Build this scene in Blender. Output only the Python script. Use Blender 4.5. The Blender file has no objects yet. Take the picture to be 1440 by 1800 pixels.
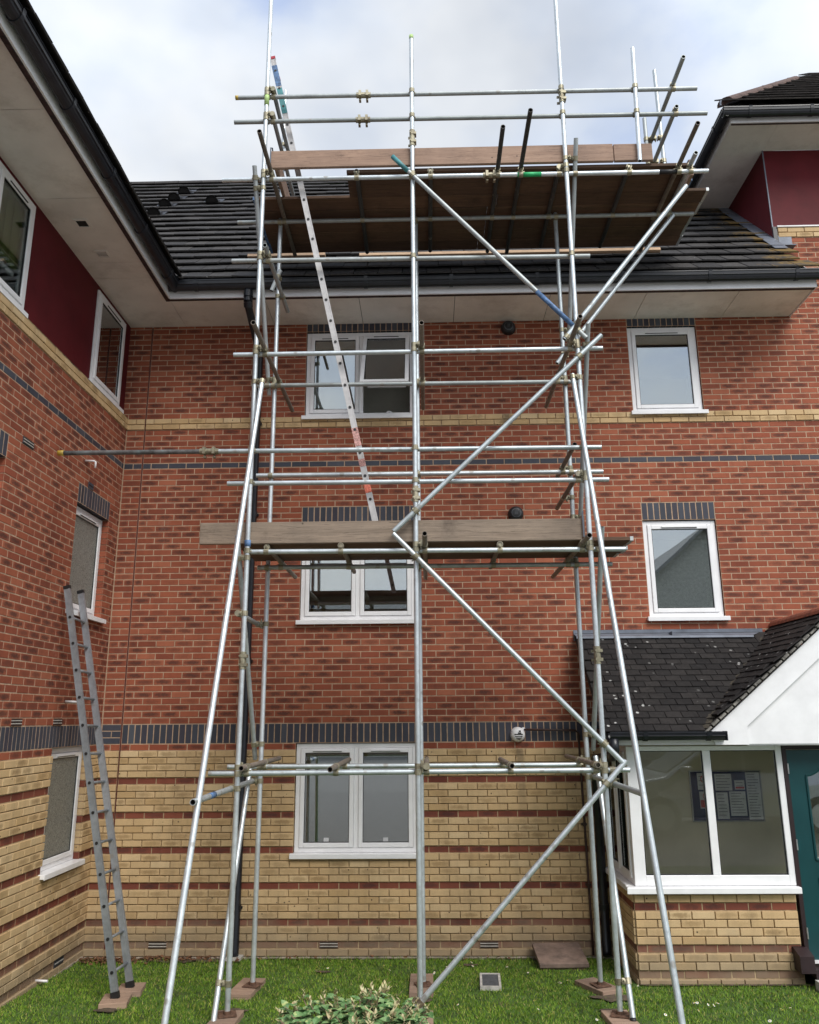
import bpy, bmesh, math, random
from mathutils import Vector, Matrix
import numpy as np

random.seed(11)
R = math.radians
PI = math.pi
scene = bpy.context.scene
COL = scene.collection

# ------------------------------------------------------------------ camera
cam_data = bpy.data.cameras.new("camera")
cam = bpy.data.objects.new("camera", cam_data)
COL.objects.link(cam)
CF, CYAW, CPIT, CROL = 1418.7806, -0.0210, 0.2501, -0.0074
CPOS = Vector((3.8541, -9.7628, 2.5223))
_F = Vector((math.sin(CYAW) * math.cos(CPIT), math.cos(CYAW) * math.cos(CPIT), math.sin(CPIT)))
_R = Vector((math.cos(CYAW), -math.sin(CYAW), 0))
_U = _R.cross(_F)
CR = _R * math.cos(CROL) + _U * math.sin(CROL)
CU = -_R * math.sin(CROL) + _U * math.cos(CROL)
cam.matrix_world = Matrix(((CR.x, CU.x, -_F.x, CPOS.x), (CR.y, CU.y, -_F.y, CPOS.y), (CR.z, CU.z, -_F.z, CPOS.z), (0, 0, 0, 1)))
cam_data.sensor_fit = 'VERTICAL'
cam_data.sensor_height = 36.0
cam_data.lens = CF / 1800.0 * 36.0
cam_data.clip_end = 600
cam_data.clip_start = 0.05
scene.camera = cam
scene.render.resolution_x = 819
scene.render.resolution_y = 1024

# ------------------------------------------------------------------ sky, sun, exposure
SUN_EL, SUN_AZ = R(47), R(150)          # azimuth measured clockwise from +Y
world = bpy.data.worlds.new("World")
scene.world = world
world.use_nodes = True
wt = world.node_tree
wt.nodes.clear()
wo = wt.nodes.new('ShaderNodeOutputWorld')
sky = wt.nodes.new('ShaderNodeTexSky')
sky.sky_type = 'NISHITA'
sky.sun_disc = False
sky.sun_elevation = SUN_EL
sky.sun_rotation = SUN_AZ
bg1 = wt.nodes.new('ShaderNodeBackground'); bg1.inputs[1].default_value = 0.07
wt.links.new(sky.outputs[0], bg1.inputs[0])
tc = wt.nodes.new('ShaderNodeTexCoord')
mp = wt.nodes.new('ShaderNodeMapping'); mp.inputs['Scale'].default_value = (1, 1, 1.6); mp.inputs['Location'].default_value = (0.9, 0.2, 0.4)
wt.links.new(tc.outputs['Generated'], mp.inputs[0])
n1 = wt.nodes.new('ShaderNodeTexNoise'); n1.inputs['Scale'].default_value = 2.3; n1.inputs['Detail'].default_value = 7; n1.inputs['Roughness'].default_value = 0.5
wt.links.new(mp.outputs[0], n1.inputs['Vector'])
cr = wt.nodes.new('ShaderNodeValToRGB')
cr.color_ramp.elements[0].position = 0.39; cr.color_ramp.elements[0].color = (0.57, 0.68, 0.93, 1)
cr.color_ramp.elements[1].position = 0.60; cr.color_ramp.elements[1].color = (0.97, 0.99, 1.0, 1)
e = cr.color_ramp.elements.new(0.47); e.color = (0.80, 0.87, 0.98, 1)
wt.links.new(n1.outputs[0], cr.inputs[0])
bg2 = wt.nodes.new('ShaderNodeBackground'); bg2.inputs[1].default_value = 0.56
wt.links.new(cr.outputs[0], bg2.inputs[0])
n2 = wt.nodes.new('ShaderNodeTexNoise'); n2.inputs['Scale'].default_value = 1.6; n2.inputs['Detail'].default_value = 5
wt.links.new(mp.outputs[0], n2.inputs['Vector'])
cr2 = wt.nodes.new('ShaderNodeValToRGB')
cr2.color_ramp.elements[0].position = 0.30; cr2.color_ramp.elements[0].color = (0.55, 0.55, 0.55, 1)
cr2.color_ramp.elements[1].position = 0.50; cr2.color_ramp.elements[1].color = (1, 1, 1, 1)
wt.links.new(n2.outputs[0], cr2.inputs[0])
mx = wt.nodes.new('ShaderNodeMixShader')
wt.links.new(cr2.outputs[0], mx.inputs[0])
wt.links.new(bg1.outputs[0], mx.inputs[1])
wt.links.new(bg2.outputs[0], mx.inputs[2])
wt.links.new(mx.outputs[0], wo.inputs[0])

sl = bpy.data.lights.new("sun", 'SUN')
sl.energy = 1.5
sl.angle = R(32)
sl.color = (1.0, 0.965, 0.91)
sun = bpy.data.objects.new("sun", sl)
COL.objects.link(sun)
_sd = Vector((math.sin(SUN_AZ) * math.cos(SUN_EL), math.cos(SUN_AZ) * math.cos(SUN_EL), math.sin(SUN_EL)))
sun.rotation_euler = _sd.to_track_quat('Z', 'Y').to_euler()
sun.location = (3, -12, 18)

vs = scene.view_settings
vs.view_transform = 'Standard'
vs.look = 'None'
vs.gamma = 1
vs.exposure = 1.0
vs.use_curve_mapping = False
scene.render.engine = 'CYCLES'
scene.cycles.max_bounces = 7
scene.cycles.transparent_max_bounces = 12
scene.cycles.use_denoising = True

# ------------------------------------------------------------------ materials
def new_mat(name):
    m = bpy.data.materials.new(name)
    m.use_nodes = True
    nt = m.node_tree
    b = nt.nodes['Principled BSDF']
    return m, nt, b

def N(nt, t, **kw):
    n = nt.nodes.new(t)
    for k, v in kw.items():
        if k.startswith('i_'):
            n.inputs[k[2:].replace('_', ' ')].default_value = v
        else:
            setattr(n, k, v)
    return n

def ramp(nt, src, stops):
    r = nt.nodes.new('ShaderNodeValToRGB')
    el = r.color_ramp.elements
    while len(el) < len(stops):
        el.new(0.5)
    for e_, (p, c) in zip(el, stops):
        e_.position = p
        e_.color = tuple(c) + ((1,) if len(c) == 3 else ())
    nt.links.new(src, r.inputs[0])
    return r.outputs[0]

def mathn(nt, op, a, b=None):
    n = nt.nodes.new('ShaderNodeMath'); n.operation = op
    for i, v in enumerate((a, b)):
        if v is None: continue
        if isinstance(v, (int, float)): n.inputs[i].default_value = v
        else: nt.links.new(v, n.inputs[i])
    return n.outputs[0]

def mixc(nt, fac, a, b, blend='MIX'):
    n = nt.nodes.new('ShaderNodeMix'); n.data_type = 'RGBA'; n.blend_type = blend
    for i, v in ((0, fac), (6, a), (7, b)):
        if isinstance(v, (int, float)): n.inputs[i].default_value = v
        elif isinstance(v, (tuple, list)): n.inputs[i].default_value = tuple(v) + ((1,) if len(v) == 3 else ())
        else: nt.links.new(v, n.inputs[i])
    return n.outputs[2]

def noise(nt, scale, detail=4, rough=0.6, vec=None, dist=0.0):
    n = N(nt, 'ShaderNodeTexNoise')
    n.inputs['Scale'].default_value = scale; n.inputs['Detail'].default_value = detail
    n.inputs['Roughness'].default_value = rough; n.inputs['Distortion'].default_value = dist
    if vec is not None: nt.links.new(vec, n.inputs['Vector'])
    return n.outputs[0]

def bump(nt, b, h, strength=0.3, dist=0.01):
    n = N(nt, 'ShaderNodeBump'); n.inputs['Strength'].default_value = strength; n.inputs['Distance'].default_value = dist
    nt.links.new(h, n.inputs['Height']); nt.links.new(n.outputs[0], b.inputs['Normal'])

def pos(nt):
    return nt.nodes.new('ShaderNodeNewGeometry').outputs['Position']

def piece_random(nt):
    oi = nt.nodes.new('ShaderNodeObjectInfo'); g = nt.nodes.new('ShaderNodeNewGeometry')
    a = mathn(nt, 'MULTIPLY', g.outputs['Random Per Island'], 7.37)
    return mathn(nt, 'FRACT', mathn(nt, 'ADD', a, oi.outputs['Random']))

def simple(name, col, rough=0.6, metal=0.0, nscale=8.0, namp=0.12, bscale=None, bstr=0.2, spec=None, dirt=None):
    m, nt, b = new_mat(name)
    p = pos(nt)
    f = noise(nt, nscale, 5, 0.6, p)
    lo = tuple(c * (1 - namp * 2) for c in col); hi = tuple(min(1, c * (1 + namp * 1.5)) for c in col)
    c = ramp(nt, f, [(0.3, lo), (0.7, hi)])
    if dirt:
        f2 = noise(nt, dirt[1], 6, 0.7, p)
        k = ramp(nt, f2, [(dirt[2], (0, 0, 0)), (dirt[3], (1, 1, 1))])
        c = mixc(nt, k, c, dirt[0])
    nt.links.new(c, b.inputs['Base Color'])
    b.inputs['Roughness'].default_value = rough
    b.inputs['Metallic'].default_value = metal
    if spec is not None: b.inputs['Specular IOR Level'].default_value = spec
    if bscale: bump(nt, b, noise(nt, bscale, 5, 0.6, p), bstr, 0.004)
    return m

def brick_mat(name, stops, patch, patch_thr, patch_amt, rough=0.85, holes=False, dirt=True):
    m, nt, b = new_mat(name)
    rnd = piece_random(nt)
    p = pos(nt)
    c = ramp(nt, rnd, stops)
    uv = nt.nodes.new('ShaderNodeUVMap'); uv.uv_map = 'UVMap'
    sx = nt.nodes.new('ShaderNodeSeparateXYZ'); nt.links.new(uv.outputs[0], sx.inputs[0])
    nz = noise(nt, 30, 5, 0.8, p)
    du = mathn(nt, 'MULTIPLY', mathn(nt, 'ABSOLUTE', mathn(nt, 'SUBTRACT', sx.outputs[0], 0.5)), 1.85)
    dv = mathn(nt, 'MULTIPLY', mathn(nt, 'ABSOLUTE', mathn(nt, 'SUBTRACT', sx.outputs[1], 0.5)), 1.9)
    d = mathn(nt, 'ADD', mathn(nt, 'POWER', du, 2.0), mathn(nt, 'POWER', dv, 2.0))
    d = mathn(nt, 'ADD', d, mathn(nt, 'MULTIPLY', mathn(nt, 'SUBTRACT', nz, 0.5), 2.6))
    k = ramp(nt, d, [(0.10, (1, 1, 1)), (0.95, (0, 0, 0))])
    r2 = mathn(nt, 'FRACT', mathn(nt, 'MULTIPLY', rnd, 17.3))
    gate = ramp(nt, r2, [(patch_thr - 0.12, (0, 0, 0)), (min(1, patch_thr + 0.45), (1, 1, 1))])
    fac = mathn(nt, 'MULTIPLY', mathn(nt, 'MULTIPLY', k, gate), patch_amt)
    c = mixc(nt, fac, c, patch)
    # grain
    g = noise(nt, 160, 3, 0.7, p)
    c = mixc(nt, 0.5, c, mixc(nt, g, (0.55, 0.55, 0.55), (1.35, 1.35, 1.35)), 'MULTIPLY')
    big = noise(nt, 0.9, 4, 0.6, p)
    c = mixc(nt, 0.55, c, ramp(nt, big, [(0.3, (0.78, 0.78, 0.80)), (0.7, (1.12, 1.1, 1.08))]), 'MULTIPLY')
    st_m = nt.nodes.new('ShaderNodeMapping'); st_m.inputs['Scale'].default_value = (5, 5, 0.35); nt.links.new(p, st_m.inputs[0])
    stv = noise(nt, 1.0, 5, 0.7, st_m.outputs[0])
    c = mixc(nt, 0.6, c, ramp(nt, stv, [(0.32, (0.74, 0.74, 0.76)), (0.5, (1, 1, 1)), (0.72, (1.10, 1.09, 1.08))]), 'MULTIPLY')
    ef = ramp(nt, noise(nt, 2.6, 7, 0.75, p), [(0.62, (0, 0, 0)), (0.85, (0.35, 0.35, 0.35))])
    c = mixc(nt, ef, c, (0.50, 0.42, 0.36))
    if holes:
        fx = nt.nodes.new('ShaderNodeSeparateXYZ'); nt.links.new(p, fx.inputs[0])
        dx_ = mathn(nt, 'ABSOLUTE', mathn(nt, 'SUBTRACT', fx.outputs[0], 4.905))
        wob = mathn(nt, 'MULTIPLY', noise(nt, 14, 4, 0.7, p), 0.055)
        sx_ = ramp(nt, mathn(nt, 'SUBTRACT', dx_, wob), [(0.0, (1, 1, 1)), (0.03, (0, 0, 0))])
        zr_ = N(nt, 'ShaderNodeMapRange'); nt.links.new(fx.outputs[2], zr_.inputs[0])
        zr_.inputs[1].default_value = 1.25; zr_.inputs[2].default_value = 2.2; zr_.inputs[3].default_value = 0.0; zr_.inputs[4].default_value = 0.6
        c = mixc(nt, mathn(nt, 'MULTIPLY', sx_, zr_.outputs[0]), c, (0.11, 0.085, 0.06))
        v = N(nt, 'ShaderNodeTexVoronoi'); v.inputs['Scale'].default_value = 9
        nt.links.new(p, v.inputs['Vector'])
        hk = ramp(nt, v.outputs['Distance'], [(0.055, (1, 1, 1)), (0.085, (0, 0, 0))])
        c = mixc(nt, hk, c, (0.03, 0.025, 0.02))
    if dirt:
        sp = nt.nodes.new('ShaderNodeSeparateXYZ'); nt.links.new(p, sp.inputs[0])
        mr = N(nt, 'ShaderNodeMapRange'); nt.links.new(sp.outputs[2], mr.inputs[0])
        mr.inputs[1].default_value = 0.62; mr.inputs[2].default_value = 0.05; mr.inputs[3].default_value = -0.25; mr.inputs[4].default_value = 0.75
        dn = noise(nt, 1.7, 5, 0.65, p)
        dk = mathn(nt, 'MAXIMUM', mathn(nt, 'ADD', mr.outputs[0], mathn(nt, 'MULTIPLY', mathn(nt, 'SUBTRACT', dn, 0.5), 1.3)), 0.0)
        dk = mathn(nt, 'MINIMUM', dk, 0.75)
        c = mixc(nt, dk, c, (0.26, 0.205, 0.14))
    nt.links.new(c, b.inputs['Base Color'])
    b.inputs['Roughness'].default_value = rough
    b.inputs['Specular IOR Level'].default_value = 0.25
    bump(nt, b, noise(nt, 70, 5, 0.7, p), 0.35, 0.004)
    return m

M = {}
M['brick_red'] = brick_mat('brick_red', [(0.0, (0.235, 0.066, 0.038)), (0.2, (0.315, 0.092, 0.050)), (0.45, (0.350, 0.108, 0.058)), (0.6, (0.270, 0.076, 0.044)), (0.8, (0.320, 0.092, 0.050)), (1.0, (0.390, 0.132, 0.074))],
                           (0.085, 0.038, 0.030), 0.38, 0.84)
M['brick_maroon'] = brick_mat('brick_maroon', [(0.0, (0.150, 0.045, 0.032)), (0.3, (0.21, 0.062, 0.040)), (0.6, (0.25, 0.078, 0.048)), (1.0, (0.19, 0.058, 0.040))], (0.075, 0.035, 0.030), 0.35, 0.75)
M['brick_cream'] = brick_mat('brick_cream', [(0.0, (0.53, 0.36, 0.18)), (0.4, (0.63, 0.455, 0.25)), (0.75, (0.58, 0.405, 0.215)), (1.0, (0.67, 0.50, 0.29))],
                             (0.28, 0.18, 0.085), 0.52, 0.7, holes=True)
M['brick_blue'] = brick_mat('brick_blue', [(0.0, (0.048, 0.052, 0.066)), (0.5, (0.066, 0.073, 0.094)), (0.8, (0.055, 0.050, 0.066)), (1.0, (0.085, 0.095, 0.115))],
                            (0.05, 0.045, 0.06), 0.6, 0.5, rough=0.55, dirt=False)
M['mortar_pink'] = simple('mortar_pink', (0.44, 0.305, 0.21), 0.95, 0, 14, 0.14, 90, 0.4)
M['mortar_tan'] = simple('mortar_tan', (0.40, 0.295, 0.175), 0.95, 0, 14, 0.16, 90, 0.4)
M['footing'] = simple('footing', (0.36, 0.31, 0.25), 0.95, 0, 9, 0.25, 40, 0.5)
M['pvc'] = simple('white_plastic', (0.86, 0.86, 0.87), 0.32, 0, 5, 0.03, None, spec=0.5)
M['pvc_dirty'] = simple('weathered_white', (0.78, 0.76, 0.76), 0.42, 0, 6, 0.05, None, dirt=((0.42, 0.38, 0.35), 3.2, 0.58, 1.0))
M['soffit'] = simple('soffit_board', (0.82, 0.775, 0.73), 0.7, 0, 1.6, 0.06, None, dirt=((0.46, 0.40, 0.35), 2.3, 0.5, 0.95))
M['dark_edge'] = simple('dark_wood_edge', (0.045, 0.022, 0.02), 0.8, 0, 20, 0.4)
M['gap'] = simple('dark_gap', (0.02, 0.018, 0.017), 0.9)
M['gutter'] = simple('black_plastic', (0.011, 0.0125, 0.017), 0.33, 0, 10, 0.2, None, spec=0.5)
M['panel'] = simple('dark_red_panel', (0.105, 0.0105, 0.0145), 0.6, 0, 3, 0.10, None, spec=0.2, dirt=((0.12, 0.022, 0.028), 14, 0.62, 0.95))
M['lead'] = simple('lead_sheet', (0.155, 0.175, 0.215), 0.5, 0.2, 6, 0.16)
M['gasket'] = simple('black_rubber', (0.015, 0.015, 0.016), 0.6)
M['movement'] = simple('brown_sealant', (0.10, 0.022, 0.016), 0.7)
M['brown_pipe'] = simple('brown_painted_pipe', (0.045, 0.020, 0.016), 0.45, 0, 12, 0.3)
M['vent_black'] = simple('black_vent_plastic', (0.014, 0.014, 0.016), 0.45)
M['teal'] = simple('teal_paint', (0.007, 0.052, 0.058), 0.33, 0, 5, 0.06, None, spec=0.5)
M['frame_dark'] = simple('dark_brown_frame', (0.022, 0.010, 0.012), 0.5)
M['steel'] = simple('brushed_steel', (0.5, 0.5, 0.5), 0.4, 0.8)
M['render_int'] = simple('interior_plaster', (0.70, 0.64, 0.50), 0.9, 0, 2, 0.05)
M['interior_grey'] = simple('interior_grey', (0.50, 0.50, 0.46), 0.9, 0, 2, 0.05)
M['interior_dark'] = simple('interior_dark', (0.58, 0.55, 0.48), 0.9, 0, 2, 0.08)
M['blind'] = simple('blind_slat', (0.30, 0.30, 0.29), 0.6)
M['paper'] = simple('paper_sheet', (0.62, 0.62, 0.64), 0.7)
M['ink'] = simple('dark_ink', (0.09, 0.09, 0.11), 0.7)
M['navy'] = simple('navy_felt', (0.015, 0.025, 0.09), 0.9)
M['sign_red'] = simple('sign_red', (0.5, 0.035, 0.03), 0.5)
M['blue_tape'] = simple('blue_tape', (0.10, 0.19, 0.36), 0.55, 0, 22, 0.3)
M['teal_tape'] = simple('teal_tape', (0.07, 0.27, 0.29), 0.5, 0, 10, 0.2)
M['green_tape'] = simple('green_tape', (0.02, 0.42, 0.14), 0.5, 0, 10, 0.2)
M['lime_tape'] = simple('lime_tape', (0.42, 0.60, 0.22), 0.5, 0, 10, 0.2)
M['yellow_cap'] = simple('yellow_cap', (0.55, 0.38, 0.06), 0.5, 0, 30, 0.2)
M['red_cap'] = simple('red_cap', (0.42, 0.03, 0.05), 0.5)
M['orange_tape'] = simple('orange_sticker', (0.62, 0.16, 0.10), 0.5, 0, 60, 0.3)
M['pink_sticker'] = simple('pink_sticker', (0.50, 0.27, 0.24), 0.6, 0, 70, 0.35)
M['tie_grey'] = simple('dark_painted_tube', (0.11, 0.105, 0.105), 0.55, 0.1, 9, 0.35, None, dirt=((0.16, 0.21, 0.22), 5, 0.5, 0.7))
M['soil'] = simple('soil', (0.10, 0.075, 0.05), 0.95, 0, 20, 0.3, 30, 0.6)
M['tarmac'] = simple('forecourt_paving', (0.25, 0.24, 0.225), 0.9, 0, 30, 0.2)  # unseen forecourt, made paler than tarmac to bounce light onto the soffits
M['dead_leaf'] = simple('dead_leaf', (0.16, 0.075, 0.035), 0.85, 0, 30, 0.4)
M['petal'] = simple('white_petal', (0.8, 0.8, 0.78), 0.7)
M['flower_eye'] = simple('yellow_flower_eye', (0.65, 0.45, 0.04), 0.8)
M['concrete'] = simple('pale_concrete', (0.50, 0.48, 0.44), 0.9, 0, 14, 0.15, 50, 0.4)
M['cover_grey'] = simple('grey_cover', (0.085, 0.09, 0.10), 0.75, 0, 40, 0.2)
M['paving'] = simple('brown_paving', (0.22, 0.155, 0.125), 0.9, 0, 7, 0.2, 40, 0.4, dirt=((0.07, 0.055, 0.05), 6, 0.5, 0.8))
M['rust'] = simple('rusty_plate', (0.13, 0.070, 0.045), 0.85, 0.2, 30, 0.3)
M['black_rubber_cap'] = simple('black_end_cap', (0.012, 0.012, 0.013), 0.5)
M['terracotta'] = simple('terracotta', (0.33, 0.10, 0.055), 0.85, 0, 12, 0.2, 50, 0.4, dirt=((0.06, 0.05, 0.045), 9, 0.55, 0.75))

def metal_mat(name, base, rough, metal=0.7, streak=0.25, rust=None):
    m, nt, b = new_mat(name)
    oi = nt.nodes.new('ShaderNodeObjectInfo')
    p = pos(nt)
    f = noise(nt, 26, 5, 0.65, p)
    f3 = noise(nt, 4, 4, 0.6, p)
    c = ramp(nt, f, [(0.25, tuple(x * (1 - streak) for x in base)), (0.75, tuple(min(1, x * (1 + streak * 0.6)) for x in base))])
    c = mixc(nt, 1.0, c, ramp(nt, f3, [(0.3, (0.8, 0.8, 0.8)), (0.7, (1.1, 1.1, 1.1))]), 'MULTIPLY')
    c = mixc(nt, 1.0, c, ramp(nt, oi.outputs['Random'], [(0, (0.80, 0.82, 0.82)), (1, (1.10, 1.10, 1.12))]), 'MULTIPLY')
    if rust:
        f2 = noise(nt, 7, 6, 0.75, p)
        c = mixc(nt, ramp(nt, f2, [(rust[0], (0, 0, 0)), (rust[1], (1, 1, 1))]), c, rust[2])
    vs3 = N(nt, 'ShaderNodeTexVoronoi'); vs3.inputs['Scale'].default_value = 11; nt.links.new(p, vs3.inputs['Vector'])
    sp3 = nt.nodes.new('ShaderNodeSeparateXYZ'); nt.links.new(vs3.outputs['Color'], sp3.inputs[0])
    k3 = mathn(nt, 'MULTIPLY', ramp(nt, vs3.outputs['Distance'], [(0.22, (1, 1, 1)), (0.34, (0, 0, 0))]), ramp(nt, sp3.outputs[1], [(0.80, (0, 0, 0)), (0.83, (1, 1, 1))]))
    c = mixc(nt, mathn(nt, 'MULTIPLY', k3, 0.6), c, (0.30, 0.27, 0.23))
    nt.links.new(c, b.inputs['Base Color'])
    b.inputs['Metallic'].default_value = metal
    rr = ramp(nt, f, [(0.2, (rough - 0.08,) * 3), (0.8, (rough + 0.12,) * 3)])
    nt.links.new(rr, b.inputs['Roughness'])
    return m

M['galv'] = metal_mat('galvanised_tube', (0.66, 0.71, 0.73), 0.38, 0.6, 0.12, (0.56, 0.82, (0.38, 0.39, 0.37)))
M['galv_dull'] = metal_mat('dull_galvanised_tube', (0.46, 0.49, 0.485), 0.5, 0.45, 0.14, (0.62, 0.9, (0.27, 0.23, 0.18)))
M['galv_brown'] = metal_mat('stained_tube', (0.26, 0.22, 0.18), 0.65, 0.3, 0.35, (0.55, 0.8, (0.14, 0.075, 0.045)))
M['coupler'] = metal_mat('zinc_coupler', (0.40, 0.365, 0.26), 0.45, 0.6, 0.35, (0.5, 0.75, (0.12, 0.085, 0.055)))
M['tube_black'] = metal_mat('black_weathered_tube', (0.075, 0.075, 0.072), 0.6, 0.25, 0.3, (0.62, 0.85, (0.10, 0.065, 0.04)))
M['alu'] = metal_mat('aluminium', (0.47, 0.455, 0.44), 0.42, 0.45, 0.14, None)
M['alu_grey'] = metal_mat('grey_aluminium', (0.36, 0.385, 0.41), 0.42, 0.55, 0.15, None)

def wood_mat(name, c1, c2, stain, st=(0.55, 0.8), scale=(1.2, 30, 30)):
    m, nt, b = new_mat(name)
    t = nt.nodes.new('ShaderNodeTexCoord')
    mp_ = nt.nodes.new('ShaderNodeMapping'); mp_.inputs['Scale'].default_value = scale
    nt.links.new(t.outputs['Object'], mp_.inputs[0])
    oi = nt.nodes.new('ShaderNodeObjectInfo')
    off = nt.nodes.new('ShaderNodeCombineXYZ')
    nt.links.new(mathn(nt, 'MULTIPLY', oi.outputs['Random'], 37.0), off.inputs[0])
    va = nt.nodes.new('ShaderNodeVectorMath'); va.operation = 'ADD'
    nt.links.new(mp_.outputs[0], va.inputs[0]); nt.links.new(off.outputs[0], va.inputs[1])
    g = noise(nt, 1.0, 8, 0.75, va.outputs[0], 0.9)
    c = ramp(nt, g, [(0.28, c1), (0.72, c2)])
    p = pos(nt)
    s = noise(nt, 3.0, 6, 0.7, p)
    c = mixc(nt, ramp(nt, s, [(st[0], (0, 0, 0)), (st[1], (1, 1, 1))]), c, stain)
    c = mixc(nt, 1.0, c, ramp(nt, oi.outputs['Random'], [(0, (0.75, 0.74, 0.74)), (1, (1.2, 1.18, 1.16))]), 'MULTIPLY')
    sc = N(nt, 'ShaderNodeTexVoronoi'); sc.inputs['Scale'].default_value = 5; nt.links.new(p, sc.inputs['Vector'])
    s2 = noise(nt, 2.2, 8, 0.8, va.outputs[0], 1.5)
    c = mixc(nt, ramp(nt, s2, [(0.53, (0, 0, 0)), (0.62, (0.7, 0.7, 0.7))]), c, tuple(x * 0.42 for x in c1))
    bl = noise(nt, 1.4, 4, 0.6, p)
    c = mixc(nt, 0.8, c, ramp(nt, bl, [(0.3, (0.68, 0.68, 0.7)), (0.7, (1.25, 1.22, 1.18))]), 'MULTIPLY')
    c = mixc(nt, ramp(nt, sc.outputs['Distance'], [(0.03, (0.8, 0.8, 0.8)), (0.06, (0, 0, 0))]), c, (0.05, 0.04, 0.03))
    nt.links.new(c, b.inputs['Base Color'])
    b.inputs['Roughness'].default_value = 0.85
    bump(nt, b, g, 0.4, 0.004)
    return m

M['board'] = wood_mat('scaffold_board', (0.085, 0.048, 0.030), (0.165, 0.100, 0.060), (0.06, 0.038, 0.025))
M['toe_pink'] = wood_mat('pinkish_toe_board', (0.25, 0.165, 0.12), (0.38, 0.265, 0.20), (0.17, 0.11, 0.085))
M['toe_grey'] = wood_mat('grey_toe_board', (0.16, 0.125, 0.095), (0.31, 0.25, 0.195), (0.095, 0.07, 0.052))
M['pale_wood'] = wood_mat('pale_timber', (0.42, 0.29, 0.19), (0.56, 0.41, 0.28), (0.30, 0.20, 0.14))
M['sole'] = wood_mat('sole_board', (0.30, 0.20, 0.145), (0.44, 0.32, 0.24), (0.20, 0.13, 0.10))

def tile_mat(name, c1, c2, spots, orange=False, spot_scale=26, spot_r=0.16):
    m, nt, b = new_mat(name)
    p = pos(nt)
    rnd = piece_random(nt)
    c = ramp(nt, rnd, [(0, c1), (1, c2)])
    f = noise(nt, 24, 6, 0.7, p)
    c = mixc(nt, 0.9, c, ramp(nt, f, [(0.3, (0.6, 0.6, 0.6)), (0.7, (1.45, 1.42, 1.38))]), 'MULTIPLY')
    v = N(nt, 'ShaderNodeTexVoronoi'); v.inputs['Scale'].default_value = spot_scale; nt.links.new(p, v.inputs['Vector'])
    k1 = ramp(nt, mathn(nt, 'ADD', v.outputs['Distance'], mathn(nt, 'MULTIPLY', noise(nt, 60, 3, 0.6, p), 0.25)), [(spot_r, (1, 1, 1)), (spot_r + 0.09, (0, 0, 0))])
    sp = nt.nodes.new('ShaderNodeSeparateXYZ'); nt.links.new(v.outputs['Color'], sp.inputs[0])
    k2 = ramp(nt, sp.outputs[0], [(spots, (0, 0, 0)), (spots + 0.04, (1, 1, 1))])
    big = ramp(nt, noise(nt, 0.8, 3, 0.5, p), [(0.42, (0.2, 0.2, 0.2)), (0.6, (1, 1, 1))])
    k = mathn(nt, 'MULTIPLY', mathn(nt, 'MULTIPLY', k1, k2), big)
    c = mixc(nt, k, c, (0.58, 0.58, 0.56))
    grey = ramp(nt, noise(nt, 3.1, 6, 0.75, p), [(0.58, (0, 0, 0)), (0.82, (0.35, 0.35, 0.35))])
    c = mixc(nt, grey, c, (0.10, 0.097, 0.092))
    if orange:
        x = nt.nodes.new('ShaderNodeSeparateXYZ'); nt.links.new(p, x.inputs[0])
        mr = N(nt, 'ShaderNodeMapRange'); nt.links.new(x.outputs[0], mr.inputs[0])
        mr.inputs[1].default_value = 7.2; mr.inputs[2].default_value = 8.7; mr.inputs[3].default_value = -0.30; mr.inputs[4].default_value = 0.20
        o = mathn(nt, 'ADD', mr.outputs[0], noise(nt, 3.5, 5, 0.7, p))
        c = mixc(nt, ramp(nt, o, [(0.56, (0, 0, 0)), (0.66, (0.75, 0.75, 0.75))]), c, (0.20, 0.125, 0.035))
    nt.links.new(c, b.inputs['Base Color'])
    b.inputs['Roughness'].default_value = 0.8
    b.inputs['Specular IOR Level'].default_value = 0.25
    bump(nt, b, f, 0.5, 0.006)
    return m

M['roof_tile'] = tile_mat('roof_tile', (0.034, 0.033, 0.034), (0.058, 0.055, 0.054), 0.55, True, 10, 0.14)
M['hip_roof_tile'] = tile_mat('hip_roof_tile', (0.040, 0.036, 0.034), (0.070, 0.062, 0.058), 0.8, False, 9, 0.10)
M['porch_tile'] = tile_mat('porch_tile', (0.013, 0.012, 0.0125), (0.026, 0.0235, 0.023), 0.66, False, 12, 0.26)

def glass_mat(name, refl, tint, k=1.6):
    m = bpy.data.materials.new(name); m.use_nodes = True
    nt = m.node_tree; nt.nodes.clear()
    out = nt.nodes.new('ShaderNodeOutputMaterial')
    tr = nt.nodes.new('ShaderNodeBsdfTransparent'); tr.inputs[0].default_value = tint + (1,)
    gl = nt.nodes.new('ShaderNodeBsdfGlossy'); gl.inputs['Roughness'].default_value = 0.0; gl.inputs[0].default_value = (0.93, 0.97, 1.0, 1)
    p = pos(nt)
    bp = nt.nodes.new('ShaderNodeBump'); bp.inputs['Strength'].default_value = 0.02; bp.inputs['Distance'].default_value = 0.02
    nt.links.new(noise(nt, 1.6, 1, 0.4, p), bp.inputs['Height']); nt.links.new(bp.outputs[0], gl.inputs['Normal'])
    fr = nt.nodes.new('ShaderNodeFresnel'); fr.inputs[0].default_value = 1.5
    f = mathn(nt, 'MINIMUM', mathn(nt, 'ADD', mathn(nt, 'MULTIPLY', fr.outputs[0], k), refl), 1.0)
    mx_ = nt.nodes.new('ShaderNodeMixShader')
    nt.links.new(f, mx_.inputs[0]); nt.links.new(tr.outputs[0], mx_.inputs[1]); nt.links.new(gl.outputs[0], mx_.inputs[2])
    nt.links.new(mx_.outputs[0], out.inputs[0])
    return m
M['glass'] = glass_mat('window_glass', 0.26, (0.80, 0.84, 0.82))
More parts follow.
